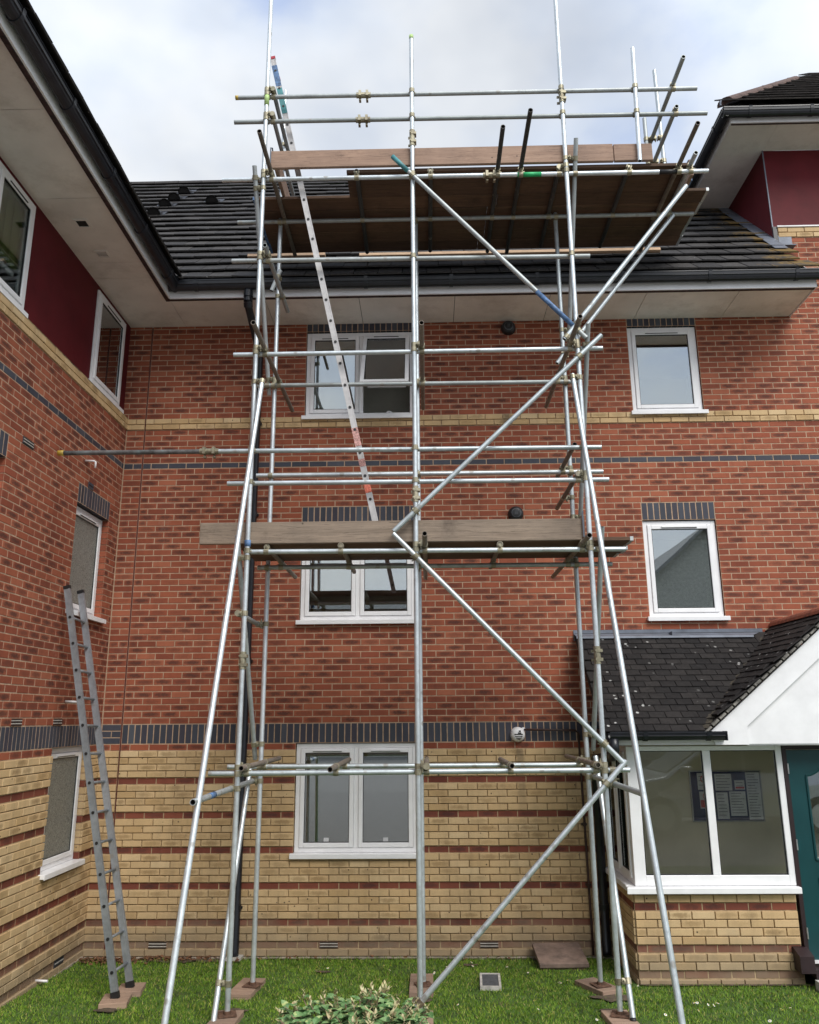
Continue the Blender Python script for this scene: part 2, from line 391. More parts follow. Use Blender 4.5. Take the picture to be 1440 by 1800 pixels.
M['glass_soft'] = glass_mat('soft_glass', 0.0, (0.9, 0.92, 0.9), 0.7)
M['glass_clear'] = glass_mat('porch_glass', 0.0, (0.94, 0.95, 0.93), 1.1)

def obscure_glass():
    m, nt, b = new_mat('patterned_glass')
    p = pos(nt)
    f = noise(nt, 34, 4, 0.85, p, 3.0)
    c = ramp(nt, f, [(0.38, (0.10, 0.105, 0.09)), (0.62, (0.34, 0.345, 0.31))])
    nt.links.new(c, b.inputs['Base Color'])
    b.inputs['Roughness'].default_value = 0.22
    bump(nt, b, f, 0.5, 0.01)
    return m
M['glass_obscure'] = obscure_glass()

def grass_mat():
    m, nt, b = new_mat('grass_blade')
    rnd = piece_random(nt)
    p = pos(nt)
    c = ramp(nt, rnd, [(0, (0.070, 0.150, 0.013)), (0.5, (0.130, 0.250, 0.022)), (0.82, (0.21, 0.32, 0.038)), (1, (0.37, 0.33, 0.12))])
    c = mixc(nt, 0.8, c, ramp(nt, noise(nt, 2.0, 4, 0.6, p), [(0.3, (0.65, 0.7, 0.65)), (0.7, (1.3, 1.2, 1.1))]), 'MULTIPLY')
    nt.links.new(c, b.inputs['Base Color']); b.inputs['Roughness'].default_value = 0.6
    b.inputs['Specular IOR Level'].default_value = 0.2
    return m
M['grass'] = grass_mat()
M['lawn'] = simple('lawn_thatch', (0.060, 0.115, 0.020), 0.95, 0, 7, 0.3, 60, 0.6, dirt=((0.085, 0.072, 0.035), 2.6, 0.55, 0.8))

def leaf_mat(name, stops):
    m, nt, b = new_mat(name)
    rnd = piece_random(nt)
    p = pos(nt)
    c = ramp(nt, rnd, stops)
    c = mixc(nt, 0.7, c, ramp(nt, noise(nt, 30, 3, 0.6, p), [(0.3, (0.7, 0.7, 0.7)), (0.7, (1.25, 1.25, 1.2))]), 'MULTIPLY')
    nt.links.new(c, b.inputs['Base Color']); b.inputs['Roughness'].default_value = 0.42
    return m
M['leaf_green'] = leaf_mat('shrub_leaf', [(0, (0.070, 0.160, 0.050)), (0.5, (0.140, 0.275, 0.105)), (0.85, (0.25, 0.39, 0.17)), (1, (0.45, 0.50, 0.20))])
M['leaf_cream'] = leaf_mat('shrub_cream_tip', [(0, (0.44, 0.40, 0.22)), (0.5, (0.50, 0.48, 0.27)), (1, (0.42, 0.29, 0.16))])
M['stem'] = simple('shrub_stem', (0.22, 0.16, 0.10), 0.8)

# ------------------------------------------------------------------ mesh helpers
class MB:
    def __init__(self):
        self.v = []; self.f = []; self.mi = []; self.uv = []
    def face(self, pts, mi=0, uv=None):
        i = len(self.v); self.v += [tuple(p) for p in pts]
        self.f.append(tuple(range(i, i + len(pts)))); self.mi.append(mi)
        self.uv.append(uv if uv else [(0, 0)] * len(pts))
    def box(self, x0, x1, y0, y1, z0, z1, mi=0, M4=None):
        c = [(x0, y0, z0), (x1, y0, z0), (x1, y1, z0), (x0, y1, z0), (x0, y0, z1), (x1, y0, z1), (x1, y1, z1), (x0, y1, z1)]
        if M4 is not None: c = [tuple(M4 @ Vector(p)) for p in c]
        i = len(self.v); self.v += c
        for q in ((0, 3, 2, 1), (4, 5, 6, 7), (0, 1, 5, 4), (1, 2, 6, 5), (2, 3, 7, 6), (3, 0, 4, 7)):
            self.f.append(tuple(i + k for k in q)); self.mi.append(mi); self.uv.append([(0, 0), (1, 0), (1, 1), (0, 1)])
    def prism(self, poly, axis, a0, a1, mi=0):
        """closed polygon of 2-D points swept along an axis (0: points are y,z; 1: points are x,z; 2: points are x,y)"""
        def P3(p, a):
            return (a, p[0], p[1]) if axis == 0 else (p[0], a, p[1]) if axis == 1 else (p[0], p[1], a)
        n = len(poly); i = len(self.v)
        self.v += [P3(p, a0) for p in poly] + [P3(p, a1) for p in poly]
        self.f.append(tuple(i + k for k in range(n))); self.mi.append(mi); self.uv.append([(0, 0)] * n)
        self.f.append(tuple(i + n + k for k in reversed(range(n)))); self.mi.append(mi); self.uv.append([(0, 0)] * n)
        for k in range(n):
            k2 = (k + 1) % n
            self.f.append((i + k2, i + k, i + n + k, i + n + k2)); self.mi.append(mi); self.uv.append([(0, 0)] * 4)
    def cyl(self, p0, p1, r, segs=12, mi=0, caps=True, r1=None):
        p0, p1 = Vector(p0), Vector(p1); d = (p1 - p0).normalized()
        a = d.orthogonal().normalized(); b = d.cross(a); r1 = r if r1 is None else r1
        i = len(self.v)
        for p, rr in ((p0, r), (p1, r1)):
            for k in range(segs):
                t = 2 * PI * k / segs; self.v.append(tuple(p + (a * math.cos(t) + b * math.sin(t)) * rr))
        for k in range(segs):
            k2 = (k + 1) % segs
            self.f.append((i + k, i + k2, i + segs + k2, i + segs + k)); self.mi.append(mi); self.uv.append([(0, 0)] * 4)
        if caps:
            self.f.append(tuple(i + k for k in reversed(range(segs)))); self.mi.append(mi); self.uv.append([(0, 0)] * segs)
            self.f.append(tuple(i + segs + k for k in range(segs))); self.mi.append(mi); self.uv.append([(0, 0)] * segs)
    def path(self, pts, r, segs=10, mi=0):
        pts = [Vector(p) for p in pts]
        i0 = len(self.v); n = len(pts)
        prev = None
        for j, p in enumerate(pts):
            d = (pts[min(j + 1, n - 1)] - pts[max(j - 1, 0)]).normalized()
            a = d.orthogonal().normalized() if prev is None else (prev - d * prev.dot(d)).normalized()
            prev = a; b = d.cross(a)
            for k in range(segs):
                t = 2 * PI * k / segs; self.v.append(tuple(p + (a * math.cos(t) + b * math.sin(t)) * r))
        for j in range(n - 1):
            for k in range(segs):
                k2 = (k + 1) % segs; s = i0 + j * segs
                self.f.append((s + k, s + k2, s + segs + k2, s + segs + k)); self.mi.append(mi); self.uv.append([(0, 0)] * 4)
        for s, rev in ((i0, True), (i0 + (n - 1) * segs, False)):
            q = [s + k for k in range(segs)]
            self.f.append(tuple(reversed(q) if rev else q)); self.mi.append(mi); self.uv.append([(0, 0)] * segs)
    def mesh(self, name, mats, smooth=False):
        me = bpy.data.meshes.new(name)
        me.from_pydata(self.v, [], self.f)
        for m in mats: me.materials.append(M[m] if isinstance(m, str) else m)
        me.polygons.foreach_set('material_index', self.mi)
        uvl = me.uv_layers.new(name='UVMap')
        flat = [c for poly in self.uv for p in poly for c in p]
        uvl.data.foreach_set('uv', flat)
        if smooth:
            me.polygons.foreach_set('use_smooth', [len(f) == 4 for f in self.f])
        me.update()
        return me

def link(name, me, parent=None, loc=(0, 0, 0), rot=(0, 0, 0), scale=(1, 1, 1)):
    o = bpy.data.objects.new(name, me)
    COL.objects.link(o)
    o.location = loc; o.rotation_euler = rot; o.scale = scale
    if parent is not None: o.parent = parent
    return o

def build(name, mb, mats, parent=None, smooth=False, loc=(0, 0, 0), rot=(0, 0, 0)):
    return link(name, mb.mesh(name, mats, smooth), parent, loc, rot)

def part_box(name, x0, x1, y0, y1, z0, z1, mat, parent, bev=0.0):
    mb = MB(); cx, cy, cz = (x0 + x1) / 2, (y0 + y1) / 2, (z0 + z1) / 2
    mb.box(x0 - cx, x1 - cx, y0 - cy, y1 - cy, z0 - cz, z1 - cz)
    o = build(name, mb, [mat], parent, loc=(cx, cy, cz))
    if bev: bevel(o, bev)
    return o

def bevel(o, w, seg=2):
    md = o.modifiers.new('edge', 'BEVEL'); md.width = w; md.segments = seg; md.limit_method = 'ANGLE'; md.angle_limit = R(40)

def thing(name, label, cat, loc=(0, 0, 0), rotz=0.0, group=None, kind=None):
    o = bpy.data.objects.new(name, None); COL.objects.link(o)
    o.location = loc; o.rotation_euler = (0, 0, rotz); o.empty_display_size = 0.2
    tag(o, label, cat, group, kind)
    return o

def tag(o, label=None, cat=None, group=None, kind=None):
    if label: o['label'] = label
    if cat: o['category'] = cat
    if group: o['group'] = group
    if kind: o['kind'] = kind

def project(p):
    v = Vector(p) - CPOS
    w = v.dot(_F)
    if w < 0.2: return None
    return 720 + CF * v.dot(CR) / w, 900 - CF * v.dot(CU) / w, w

# ------------------------------------------------------------------ ground
def gz(x, y):
    if y > 0: return -0.02
    if y > -3: return -0.02 - 0.042 * y
    if y > -9.5: return 0.106 + (-3 - y) * 0.125
    return 0.9185

def ground_mesh():
    xs = sorted(set([-90, -40, -20, -10] + [round(-6 + i * 0.25, 3) for i in range(88)] + [20, 30, 50, 100]))
    ys = sorted(set([-120, -60, -30, -20, -14] + [round(-12 + i * 0.25, 3) for i in range(50)] + [2, 6, 15, 40, 100]))
    v = []; f = []
    for y in ys:
        for x in xs:
            v.append((x, y, gz(x, y) - 0.003))
    nx = len(xs)
    for j in range(len(ys) - 1):
        for i in range(nx - 1):
            f.append((j * nx + i, j * nx + i + 1, (j + 1) * nx + i + 1, (j + 1) * nx + i))
    me = bpy.data.meshes.new('lawn'); me.from_pydata(v, [], f)
    me.materials.append(M['lawn']); me.materials.append(M['tarmac'])
    me.polygons.foreach_set('material_index', [1 if p.center.y < -5.2 else 0 for p in me.polygons])
    me.polygons.foreach_set('use_smooth', [True] * len(me.polygons))
    return me
lawn = link('ground', ground_mesh())
tag(lawn, kind='structure')

# ------------------------------------------------------------------ brick walls
def brick_mesh(w, h, mat, n):
    mb = MB(); b = 0.003; d = 0.1
    x0, x1, z0, z1 = -w / 2, w / 2, -h / 2, h / 2
    F = [(x0 + b, 0, z0 + b), (x1 - b, 0, z0 + b), (x1 - b, 0, z1 - b), (x0 + b, 0, z1 - b)]
    S = [(x0, b, z0), (x1, b, z0), (x1, b, z1), (x0, b, z1)]
    D = [(x0, d, z0), (x1, d, z0), (x1, d, z1), (x0, d, z1)]
    mb.v = F + S + D
    tilt = [(n[k], 0) for k in range(4)]
    mb.v = [(p[0], p[1] + (tilt[i][0] if i < 4 else 0), p[2]) for i, p in enumerate(mb.v)]
    uvF = [(0, 0), (1, 0), (1, 1), (0, 1)]
    mb.f.append((0, 1, 2, 3)); mb.uv.append(uvF)
    for k in range(4):
        k2 = (k + 1) % 4
        mb.f.append((k, 4 + k, 4 + k2, k2)); mb.uv.append([uvF[k], uvF[k], uvF[k2], uvF[k2]])
        mb.f.append((4 + k, 8 + k, 8 + k2, 4 + k2)); mb.uv.append([uvF[k], uvF[k], uvF[k2], uvF[k2]])
    mb.mi = [0] * len(mb.f)
    return mb

BR = {}
for kind in ('red', 'cream', 'blue', 'maroon'):
    vs_ = []
    for i in range(4):
        n = [random.uniform(-0.0012, 0.0012) for _ in range(4)]
        vs_.append((brick_mesh(0.215, 0.065, 'brick_' + kind, n)))
    BR[kind] = vs_
BRM = {k: [mb.mesh('brick', ['brick_' + k]) for mb in v] for k, v in BR.items()}

def course_kind(b):
    if b in (0,): return 'cream'
    if b < 29:
        if b == 1 or b % 5 == 4: return 'maroon'
        return 'cream'
    if b in (82, 83): return 'cream'
    if b == 75: return 'blue'
    return 'red'

class Wall:
    """one plane of brickwork: local x along the wall, local y into it, z up"""
    def __init__(self, parent, loc, rotz, name='wall'):
        self.parent, self.loc, self.rotz, self.name = parent, Vector(loc), rotz, name
        self.rec = []
    def world(self, x, y, z):
        c, s = math.cos(self.rotz), math.sin(self.rotz)
        return Vector((self.loc.x + c * x - s * y, self.loc.y + s * x + c * y, self.loc.z + z))
    def lay(self, u0, u1, b0, b1, openings=(), soldiers=(), joints=(), phase=0.0, kind=course_kind, skip=()):
        for b in range(b0, b1):
            cuts = [(a, c) for a, c, x, y in openings if x <= b < y] + [(a, c) for a, c, x in soldiers if x <= b < x + 3]
            cuts += [(j - 0.008, j + 0.008) for j in joints] + [(a, c) for a, c, x, y in skip if x <= b < y]
            iv = [(u0, u1)]
            for a, c in cuts:
                nv = []
                for s, t in iv:
                    if c <= s or a >= t: nv.append((s, t)); continue
                    if a > s: nv.append((s, a))
                    if c < t: nv.append((c, t))
                iv = nv
            k = kind(b)
            for s, t in iv:
                off = phase + (0.1125 if b % 2 else 0.0)
                g = off + math.floor((s - off) / 0.225) * 0.225
                segs = []
                while g < t - 1e-6:
                    segs.append([max(g, s), min(g + 0.225, t)]); g += 0.225
                if len(segs) > 1 and segs[0][1] - segs[0][0] < 0.045: segs[1][0] = segs[0][0]; segs.pop(0)
                if len(segs) > 1 and segs[-1][1] - segs[-1][0] < 0.045: segs[-2][1] = segs[-1][1]; segs.pop()
                for a, c in segs:
                    if c - a < 0.02: continue
                    self.rec.append((a + 0.005, c - 0.005, b * 0.075 + 0.005, b * 0.075 + 0.07, k, -0.017 if k == 'cream' else 0.0, False))
        for a, c, b in soldiers:
            n = max(1, round((c - a) / 0.075)); st = (c - a) / n
            for i in range(n):
                x0 = a + i * st
                if any(x0 < oc and x0 + st > oa and ob < b + 3 and ot > b for oa, oc, ob, ot in skip): continue
                self.rec.append((x0 + 0.0055, x0 + st - 0.0055, b * 0.075 + 0.0055, b * 0.075 + 0.2195, 'blue', 0.0, True))
    def mortar(self, u0, u1, z0, z1, openings=(), depth=0.1, split=29 * 0.075, ytop=None):
        """recessed mortar sheet with reveals round the openings"""
        us = sorted(set([u0, u1] + [x for a, c, b, d in openings for x in (a, c) if u0 < x < u1]))
        zs = sorted(set([z0, z1] + [x * 0.075 for a, c, b, d in openings for x in (b, d) if z0 < x * 0.075 < z1] + ([split] if z0 < split < z1 else [])))
        mb = MB(); y = 0.0028
        inside = lambda u, z: any(a < u < c and b * 0.075 < z < d * 0.075 for a, c, b, d in openings)
        for i in range(len(us) - 1):
            for j in range(len(zs) - 1):
                um, zm = (us[i] + us[i + 1]) / 2, (zs[j] + zs[j + 1]) / 2
                if inside(um, zm): continue
                mi = 1 if zm < split else 0
                mb.face([(us[i], y, zs[j]), (us[i + 1], y, zs[j]), (us[i + 1], y, zs[j + 1]), (us[i], y, zs[j + 1])], mi)
        for a, c, b, d in openings:
            zb, zt = b * 0.075, min(d * 0.075, z1)
            aa, cc = max(a, u0), min(c, u1)
            e = 0.012; a2, c2, zb2, zt2 = aa - e, cc + e, zb - e, zt + e
            if zb > z0: mb.face([(a2, y, zb2), (c2, y, zb2), (c2, depth, zb2), (a2, depth, zb2)], 0)
            mb.face([(a2, y, zt2), (a2, depth, zt2), (c2, depth, zt2), (c2, y, zt2)], 0)
            mb.face([(a2, y, zb2), (a2, depth, zb2), (a2, depth, zt2), (a2, y, zt2)], 0)
            mb.face([(c2, y, zb2), (c2, y, zt2), (c2, depth, zt2), (c2, depth, zb2)], 0)
        self.obj = build(self.name, mb, ['mortar_pink', 'mortar_tan'], self.parent, loc=self.loc, rot=(0, 0, self.rotz))
        return self.obj

def finish_bricks(walls, limit=300, avoid=lambda w, r, cx, cy: False):
    """the pieces that show largest become objects of their own, the rest one part per wall"""
    cand = []
    for wi, w in enumerate(walls):
        for ri, r in enumerate(w.rec):
            pr = [project(w.world(x, 0, z)) for x in (r[0], r[1]) for z in (r[2], r[3])]
            if any(q is None for q in pr): continue
            cx = sum(q[0] for q in pr) / 4; cy = sum(q[1] for q in pr) / 4
            if not (4 < cx < 1436 and 4 < cy < 1796): continue
            if avoid(w, r, cx, cy): continue
            ar = 0.5 * abs((pr[3][0] - pr[0][0]) * (pr[2][1] - pr[1][1]) - (pr[2][0] - pr[1][0]) * (pr[3][1] - pr[0][1]))
            cand.append((ar, wi, ri))
    cand.sort(reverse=True)
    pick = set((wi, ri) for _, wi, ri in cand[:limit])
    for wi, w in enumerate(walls):
        mb = MB(); base = {}
        V = []; F = []; UV = []; MI = []
        mats = ['brick_red', 'brick_cream', 'brick_blue', 'brick_maroon']
        for ri, r in enumerate(w.rec):
            u0, u1, z0, z1, k, y, sol = r
            y += random.uniform(-0.0012, 0.0012)
            var = random.randrange(4)
            cx, cz, bw, bh = (u0 + u1) / 2, (z0 + z1) / 2, u1 - u0, z1 - z0
            if sol: sx, sz, ro = bh / 0.215, bw / 0.065, PI / 2
            else: sx, sz, ro = bw / 0.215, bh / 0.065, 0.0
            ro += random.uniform(-0.004, 0.004)
            if (wi, ri) in pick:
                link('brick', BRM[k][var], w.obj, (cx, y, cz), (0, ro, 0), (sx, 1, sz))
            else:
                src = BR[k][var]; i = len(V); c, s = math.cos(ro), math.sin(ro)
                for p in src.v:
                    x, z = p[0] * sx, p[2] * sz
                    V.append((cx + c * x + s * z, y + p[1], cz - s * x + c * z))
                for q, uv in zip(src.f, src.uv):
                    F.append(tuple(i + t for t in q)); UV.append(uv); MI.append(mats.index('brick_' + k))
        if F:
            mb.v, mb.f, mb.uv, mb.mi = V, F, UV, MI
            o = build('brickwork', mb, mats, w.obj)
            o['kind'] = 'stuff'

# ------------------------------------------------------------------ windows (local x along wall, y into wall, z up)
def make_window(parent, loc, rotz, w, h, lights=1, recess=0.03, pane='glass', room='interior_grey', sill=True, blind=0, open_right=False,
                fr=0.052, sash_w=0.05, room_depth=2.2, trickle=True, stickers=False, split=None, rail=None, sill_over=0.04):
    mb = MB(); y0, y1 = recess, recess + 0.07
    xs = [0, w] if lights == 1 else [0, split if split else w / 2, w]
    mb.box(0, fr, y0, y1, 0, h); mb.box(w - fr, w, y0, y1, 0, h)
    mb.box(fr, w - fr, y0, y1, 0, fr); mb.box(fr, w - fr, y0, y1, h - fr, h)
    for x in xs[1:-1]: mb.box(x - fr * 0.5, x + fr * 0.5, y0, y1, fr, h - fr)
    win = build('window', mb, ['pvc'], parent, loc=loc, rot=(0, 0, rotz))
    bevel(win, 0.004)
    for i in range(len(xs) - 1):
        a = xs[i] + (fr if i == 0 else fr * 0.5) ; c = xs[i + 1] - (fr if i == len(xs) - 2 else fr * 0.5)
        a += 0.002; c -= 0.002; b, t = fr + 0.002, h - fr - 0.002
        op = open_right and i == len(xs) - 2
        ys = y0 - 0.014
        sw, sh = c - a, t - b
        s = MB()
        s.box(0, sash_w, 0, 0.06, -sh, 0); s.box(sw - sash_w, sw, 0, 0.06, -sh, 0)
        s.box(sash_w, sw - sash_w, 0, 0.06, -sh, -sh + sash_w); s.box(sash_w, sw - sash_w, 0, 0.06, -sash_w, 0)
        so = build('sash', s, ['pvc'], win, loc=(a, ys, t), rot=(R(-33) if op else 0, 0, 0))
        bevel(so, 0.006)
        g = 0.007
        k = MB()
        xx0, xx1, zz0, zz1 = sash_w, sw - sash_w, -sh + sash_w, -sash_w
        for q in ((xx0, xx0 + g, zz0, zz1), (xx1 - g, xx1, zz0, zz1), (xx0 + g, xx1 - g, zz0, zz0 + g), (xx0 + g, xx1 - g, zz1 - g, zz1)):
            k.box(q[0], q[1], 0.012, 0.03, q[2], q[3])
        pm = MB(); pm.box(xx0 + 0.001, xx1 - 0.001, 0.020, 0.026, zz0 + 0.001, zz1 - 0.001)
        if op:
            # everything on the open sash keeps to its slope
            mm = Matrix.Rotation(R(-33), 4, 'X')
            for nm, mesh_, mat in (('gasket', k, 'gasket'), ('pane', pm, pane)):
                build(nm, mesh_, [mat], win, loc=(a, ys, t), rot=(R(-33), 0, 0))
        else:
            build('gasket', k, ['gasket'], win, loc=(a, ys, t))
            build('pane', pm, [pane], win, loc=(a, ys, t))
        if trickle:
            v = MB(); v.box(sw * 0.22, sw * 0.78, -0.012, 0.002, -sash_w * 0.62, -sash_w * 0.30); v.box(sw * 0.23, sw * 0.77, -0.010, 0.002, -sash_w * 0.75, -sash_w * 0.64, 1)
            vo = build('trickle_vent', v, ['pvc', 'gasket'], win, loc=(a, ys, t), rot=(R(-33) if op else 0, 0, 0))
        if stickers:
            st = MB(); st.box(sw * 0.5 - 0.028, sw * 0.5 + 0.028, 0.017, 0.0195, zz0 + 0.012, zz0 + 0.052)
            build('sticker', st, ['paper'], win, loc=(a, ys, t))
        if rail:
            rr = MB(); rr.box(sash_w, sw - sash_w, 0.10, 0.13, -sh * rail - 0.02, -sh * rail + 0.02)
            build('inner_rail', rr, ['pvc'], win, loc=(a, ys, t))
        if blind:
            for q in range(blind):
                bm_ = MB(); bm_.box(sash_w + 0.01, sw - sash_w - 0.01, 0.085, 0.10, -sash_w - 0.016 - q * 0.018, -sash_w - 0.006 - q * 0.018)
                build('blind_slat', bm_, ['blind'], win, loc=(a, ys, t))
    if sill:
        sm = MB(); sm.box(-sill_over, w + sill_over, -0.055, y0 + 0.03, -0.045, -0.002); sm.box(-sill_over, w + sill_over, -0.062, -0.055, -0.055, -0.004)
        so = build('sill', sm, ['pvc'], win); bevel(so, 0.004)
    if room is None: return win
    # the room seen through the panes: a plastered box open towards the window
    rm = MB(); x0, x1, ya, yb, za, zb = -0.6, w + 0.6, y1 + 0.04, y1 + room_depth, -0.7, h + 0.25
    rm.face([(x0, yb, za), (x0, yb, zb), (x1, yb, zb), (x1, yb, za)]); rm.face([(x0, ya, za), (x0, ya, zb), (x0, yb, zb), (x0, yb, za)])
    rm.face([(x1, ya, za), (x1, yb, za), (x1, yb, zb), (x1, ya, zb)]); rm.face([(x0, ya, zb), (x1, ya, zb), (x1, yb, zb), (x0, yb, zb)])
    rm.face([(x0, ya, za), (x0, yb, za), (x1, yb, za), (x1, ya, za)])
    for q in ((x0, 0.01, za, zb), (w - 0.01, x1, za, zb), (0.01, w - 0.01, za, 0.01), (0.01, w - 0.01, h - 0.01, zb)):
        rm.face([(q[0], ya, q[2]), (q[1], ya, q[2]), (q[1], ya, q[3]), (q[0], ya, q[3])])
    build('room', rm, [room], win)
    return win

# ------------------------------------------------------------------ common fittings
def gutter_run(parent, axis, fixed, a0, a1, zc, out, ry=0.062, rz=0.085, brackets=1.0):
    """half-round gutter along an axis; 'out' is the sign of its outward direction on the other axis"""
    mb = MB()
    prof = []
    n = 9
    for i in range(n + 1):
        t = PI * i / n
        prof.append((fixed + out * ry * math.cos(t), zc - rz * math.sin(t)))
    inner = [(fixed + (p[0] - fixed) * 0.9, zc + (p[1] - zc) * 0.9) for p in reversed(prof)]
    lip = [(fixed + out * (ry + 0.006), zc), (fixed + out * (ry + 0.006), zc + 0.014), (fixed + out * (ry - 0.010), zc + 0.014)]
    poly = list(reversed(lip)) + prof + inner
    mb.prism(poly, axis, a0, a1)
    # raised bead along the front of the gutter
    bead = (fixed + out * ry * 0.94, zc - rz * 0.40)
    bp = [(bead[0] + 0.006 * math.cos(t), bead[1] + 0.006 * math.sin(t)) for t in (0, PI / 2, PI, 3 * PI / 2)]
    mb.prism(bp, axis, a0 + 0.01, a1 - 0.01)
    go = build('gutter', mb, ['gutter'], parent)
    md = go.modifiers.new('n', 'WEIGHTED_NORMAL') if False else None
    x = a0 + 0.35
    while x < a1:
        b = MB()
        pr = [(fixed + out * (ry + 0.008) * math.cos(PI * i / n), zc - (rz + 0.008) * math.sin(PI * i / n)) for i in range(n + 1)]
        pr += [(fixed + (p[0] - fixed) * 0.86, zc + (p[1] - zc) * 0.86) for p in reversed(pr)]
        b.prism([(fixed + out * (ry + 0.012), zc + 0.018)] + pr, axis, x - 0.022, x + 0.022)
        build('gutter_bracket', b, ['gutter'], go)
        x += brackets
    return go

def air_brick(parent, loc, rotz, w=0.215, h=0.068, dark=True, grille=5):
    mb = MB(); mb.box(-w / 2, w / 2, -0.004, 0.05, -h / 2, h / 2)
    o = build('air_brick', mb, ['brick_blue' if dark else 'brick_red'], parent, loc=loc, rot=(0, 0, rotz))
    for i in range(grille):
        s = MB(); z = -h / 2 + h * (i + 0.5) / grille
        s.box(-w / 2 + 0.008, w / 2 - 0.008, -0.008, -0.0045, z - 0.0042, z + 0.0042)
        build('slot', s, ['gap' if i % 2 == 0 else 'concrete'], o)
    return o

# ------------------------------------------------------------------ the three storey block behind the scaffold
EAVE_Y, EAVE_Z, PITCH = -0.86, 7.775, R(46.5)
SOF = 7.61
block = thing('apartment_block', 'three storey brick apartment block behind the scaffold, cream striped base and dark tiled roof', 'building', (0, 0, 0))
OPEN_BACK = [(2.305, 3.72, 14, 30), (2.305, 3.72, 49, 65), (2.305, 3.72, 84, 100), (6.5275, 7.4275, 49, 65), (6.5275, 7.4275, 84, 100)]
SOLD_BACK = [(0.246, 5.946, 30), (2.305, 3.73, 65), (6.5275, 7.4275, 65), (2.305, 3.73, 100), (6.5275, 7.4275, 100)]
PORCH_SKIP = [(5.95, 9.6, -1, 44)]
wb = Wall(block, (0, 0, 0), 0.0)
wb.mortar(-0.12, 11.06, -0.075, 7.70, OPEN_BACK)
wb.lay(0.246, 11.05, 0, 102, OPEN_BACK, SOLD_BACK, (), phase=0.015, skip=PORCH_SKIP)
wb.lay(0.004, 0.234, 0, 84, (), (), (), phase=0.009, kind=lambda b: 'blue' if 30 <= b < 33 else course_kind(b))
wb.lay(-0.10, 0.234, 84, 102, (), (), (), phase=0.009)
finish_bricks([wb], 300, lambda w, r, cx, cy: (cx > 1045 and cy > 1110))
part_box('movement_joint', 0.2335, 0.2475, -0.003, 0.004, 0.07, 7.60, 'movement', block)
part_box('footing', 0.0, 5.85, -0.06, 0.02, -0.10, -0.004, 'footing', block)

for i, (x, z, w_, kw) in enumerate([
    (2.305, 1.05, 1.415, dict(lights=2, split=0.70, blind=5, stickers=True)),
    (2.305, 3.675, 1.415, dict(lights=2, split=0.70)),
    (2.305, 6.30, 1.415, dict(lights=2, split=0.72, open_right=True, rail=0.62, blind=4, room_depth=0.9)),
    (6.5275, 3.675, 0.90, dict(lights=1)),
    (6.5275, 6.30, 0.90, dict(lights=1))]):
    win = make_window(block, (x + 0.004, 0, z + 0.004), 0.0, w_ - 0.008, 1.20 - 0.012, room='interior_grey' if i != 2 else 'interior_dark', **kw)
    if i == 2:
        disc_mb = MB(); disc_mb.cyl((0, 0, 0), (0, 0.02, 0), 0.045, 14); disc_mb.cyl((0, -0.006, 0), (0, 0, 0), 0.018, 10, 1)
        build('white_disc', disc_mb, ['pvc', 'gap'], win, loc=(1.08, 0.16, 0.085))  # small round white disc, modelled as an air freshener
# sloping cream sill bricks above the proud band are part of the courses; a thin drip line under it
# soffit boards
xs = [-0.04, 0.685, 1.87, 3.05, 4.25, 5.44, 6.63, 7.77, 8.66]
for i in range(len(xs) - 1):
    a, c = xs[i] + 0.002, xs[i + 1] - 0.002
    if i == 0: continue
    a, c = a + 0.0015, c - 0.0015
    part_box('soffit_board', a, c, -0.745, 0.03, SOF, SOF + 0.012, 'soffit', block)
part_box('fascia', 0.70, 8.66, -0.768, -0.750, SOF - 0.014, 7.76, 'pvc', block)
part_box('soffit_trim', 0.69, 8.655, -0.7495, -0.715, SOF - 0.022, SOF - 0.003, 'dark_edge', block)
m_ = MB(); m_.prism([(-0.76, SOF - 0.01), (0.03, SOF - 0.01), (0.03, 8.55), (-0.76, 7.80)], 0, 8.661, 8.679)
build('box_end', m_, ['pvc_dirty'], block)
gutter_run(block, 0, -0.834, 0.70, 8.78, 7.764, -1, 0.062, 0.105, 1.05)

part_box('light_block_board', -0.3, 8.70, -0.748, 0.30, SOF + 0.018, SOF + 0.03, 'gap', block)  # added dark sheet, stops light leaking through the soffit joints
# roof slab and tiles
def slope_point(d, h=0.0):
    return EAVE_Y + d * math.cos(PITCH) - h * math.sin(PITCH), EAVE_Z + d * math.sin(PITCH) + h * math.cos(PITCH)
GAUGE = 0.32; NROW = 20
m_ = MB()
p0 = slope_point(0.03, -0.03); p1 = slope_point(NROW * GAUGE, -0.03); p2 = slope_point(NROW * GAUGE, -0.12); p3 = slope_point(0.03, -0.12)
pm_ = slope_point(0.95, -0.03); pn_ = slope_point(0.95, -0.12)
m_.prism([p0, p1, p2, p3], 0, -4.0, 8.60)
roof = build('roof', m_, ['gap'], block)
def tile_mesh(w, l, t, lift, mat, name='tile'):
    mb = MB(); e = 0.004
    jag = [random.uniform(-0.004, 0.004) for _ in range(4)]
    V = [(-w / 2, 0 + jag[0], lift), (w / 2, 0 + jag[1], lift), (w / 2, l, 0), (-w / 2, l, 0),
         (-w / 2 + e, e + jag[0], lift + t + jag[2]), (w / 2 - e, e + jag[1], lift + t + jag[3]), (w / 2 - e, l, t), (-w / 2 + e, l, t)]
    mb.v = V
    mb.f = [(0, 3, 2, 1), (4, 5, 6, 7), (0, 1, 5, 4), (1, 2, 6, 5), (3, 0, 4, 7), (2, 3, 7, 6)]
    mb.mi = [0] * 6; mb.uv = [[(0, 0)] * 4] * 6
    return mb
MAIN_T = [tile_mesh(0.297, 0.41, 0.016, 0.050, 'roof_tile') for _ in range(5)]

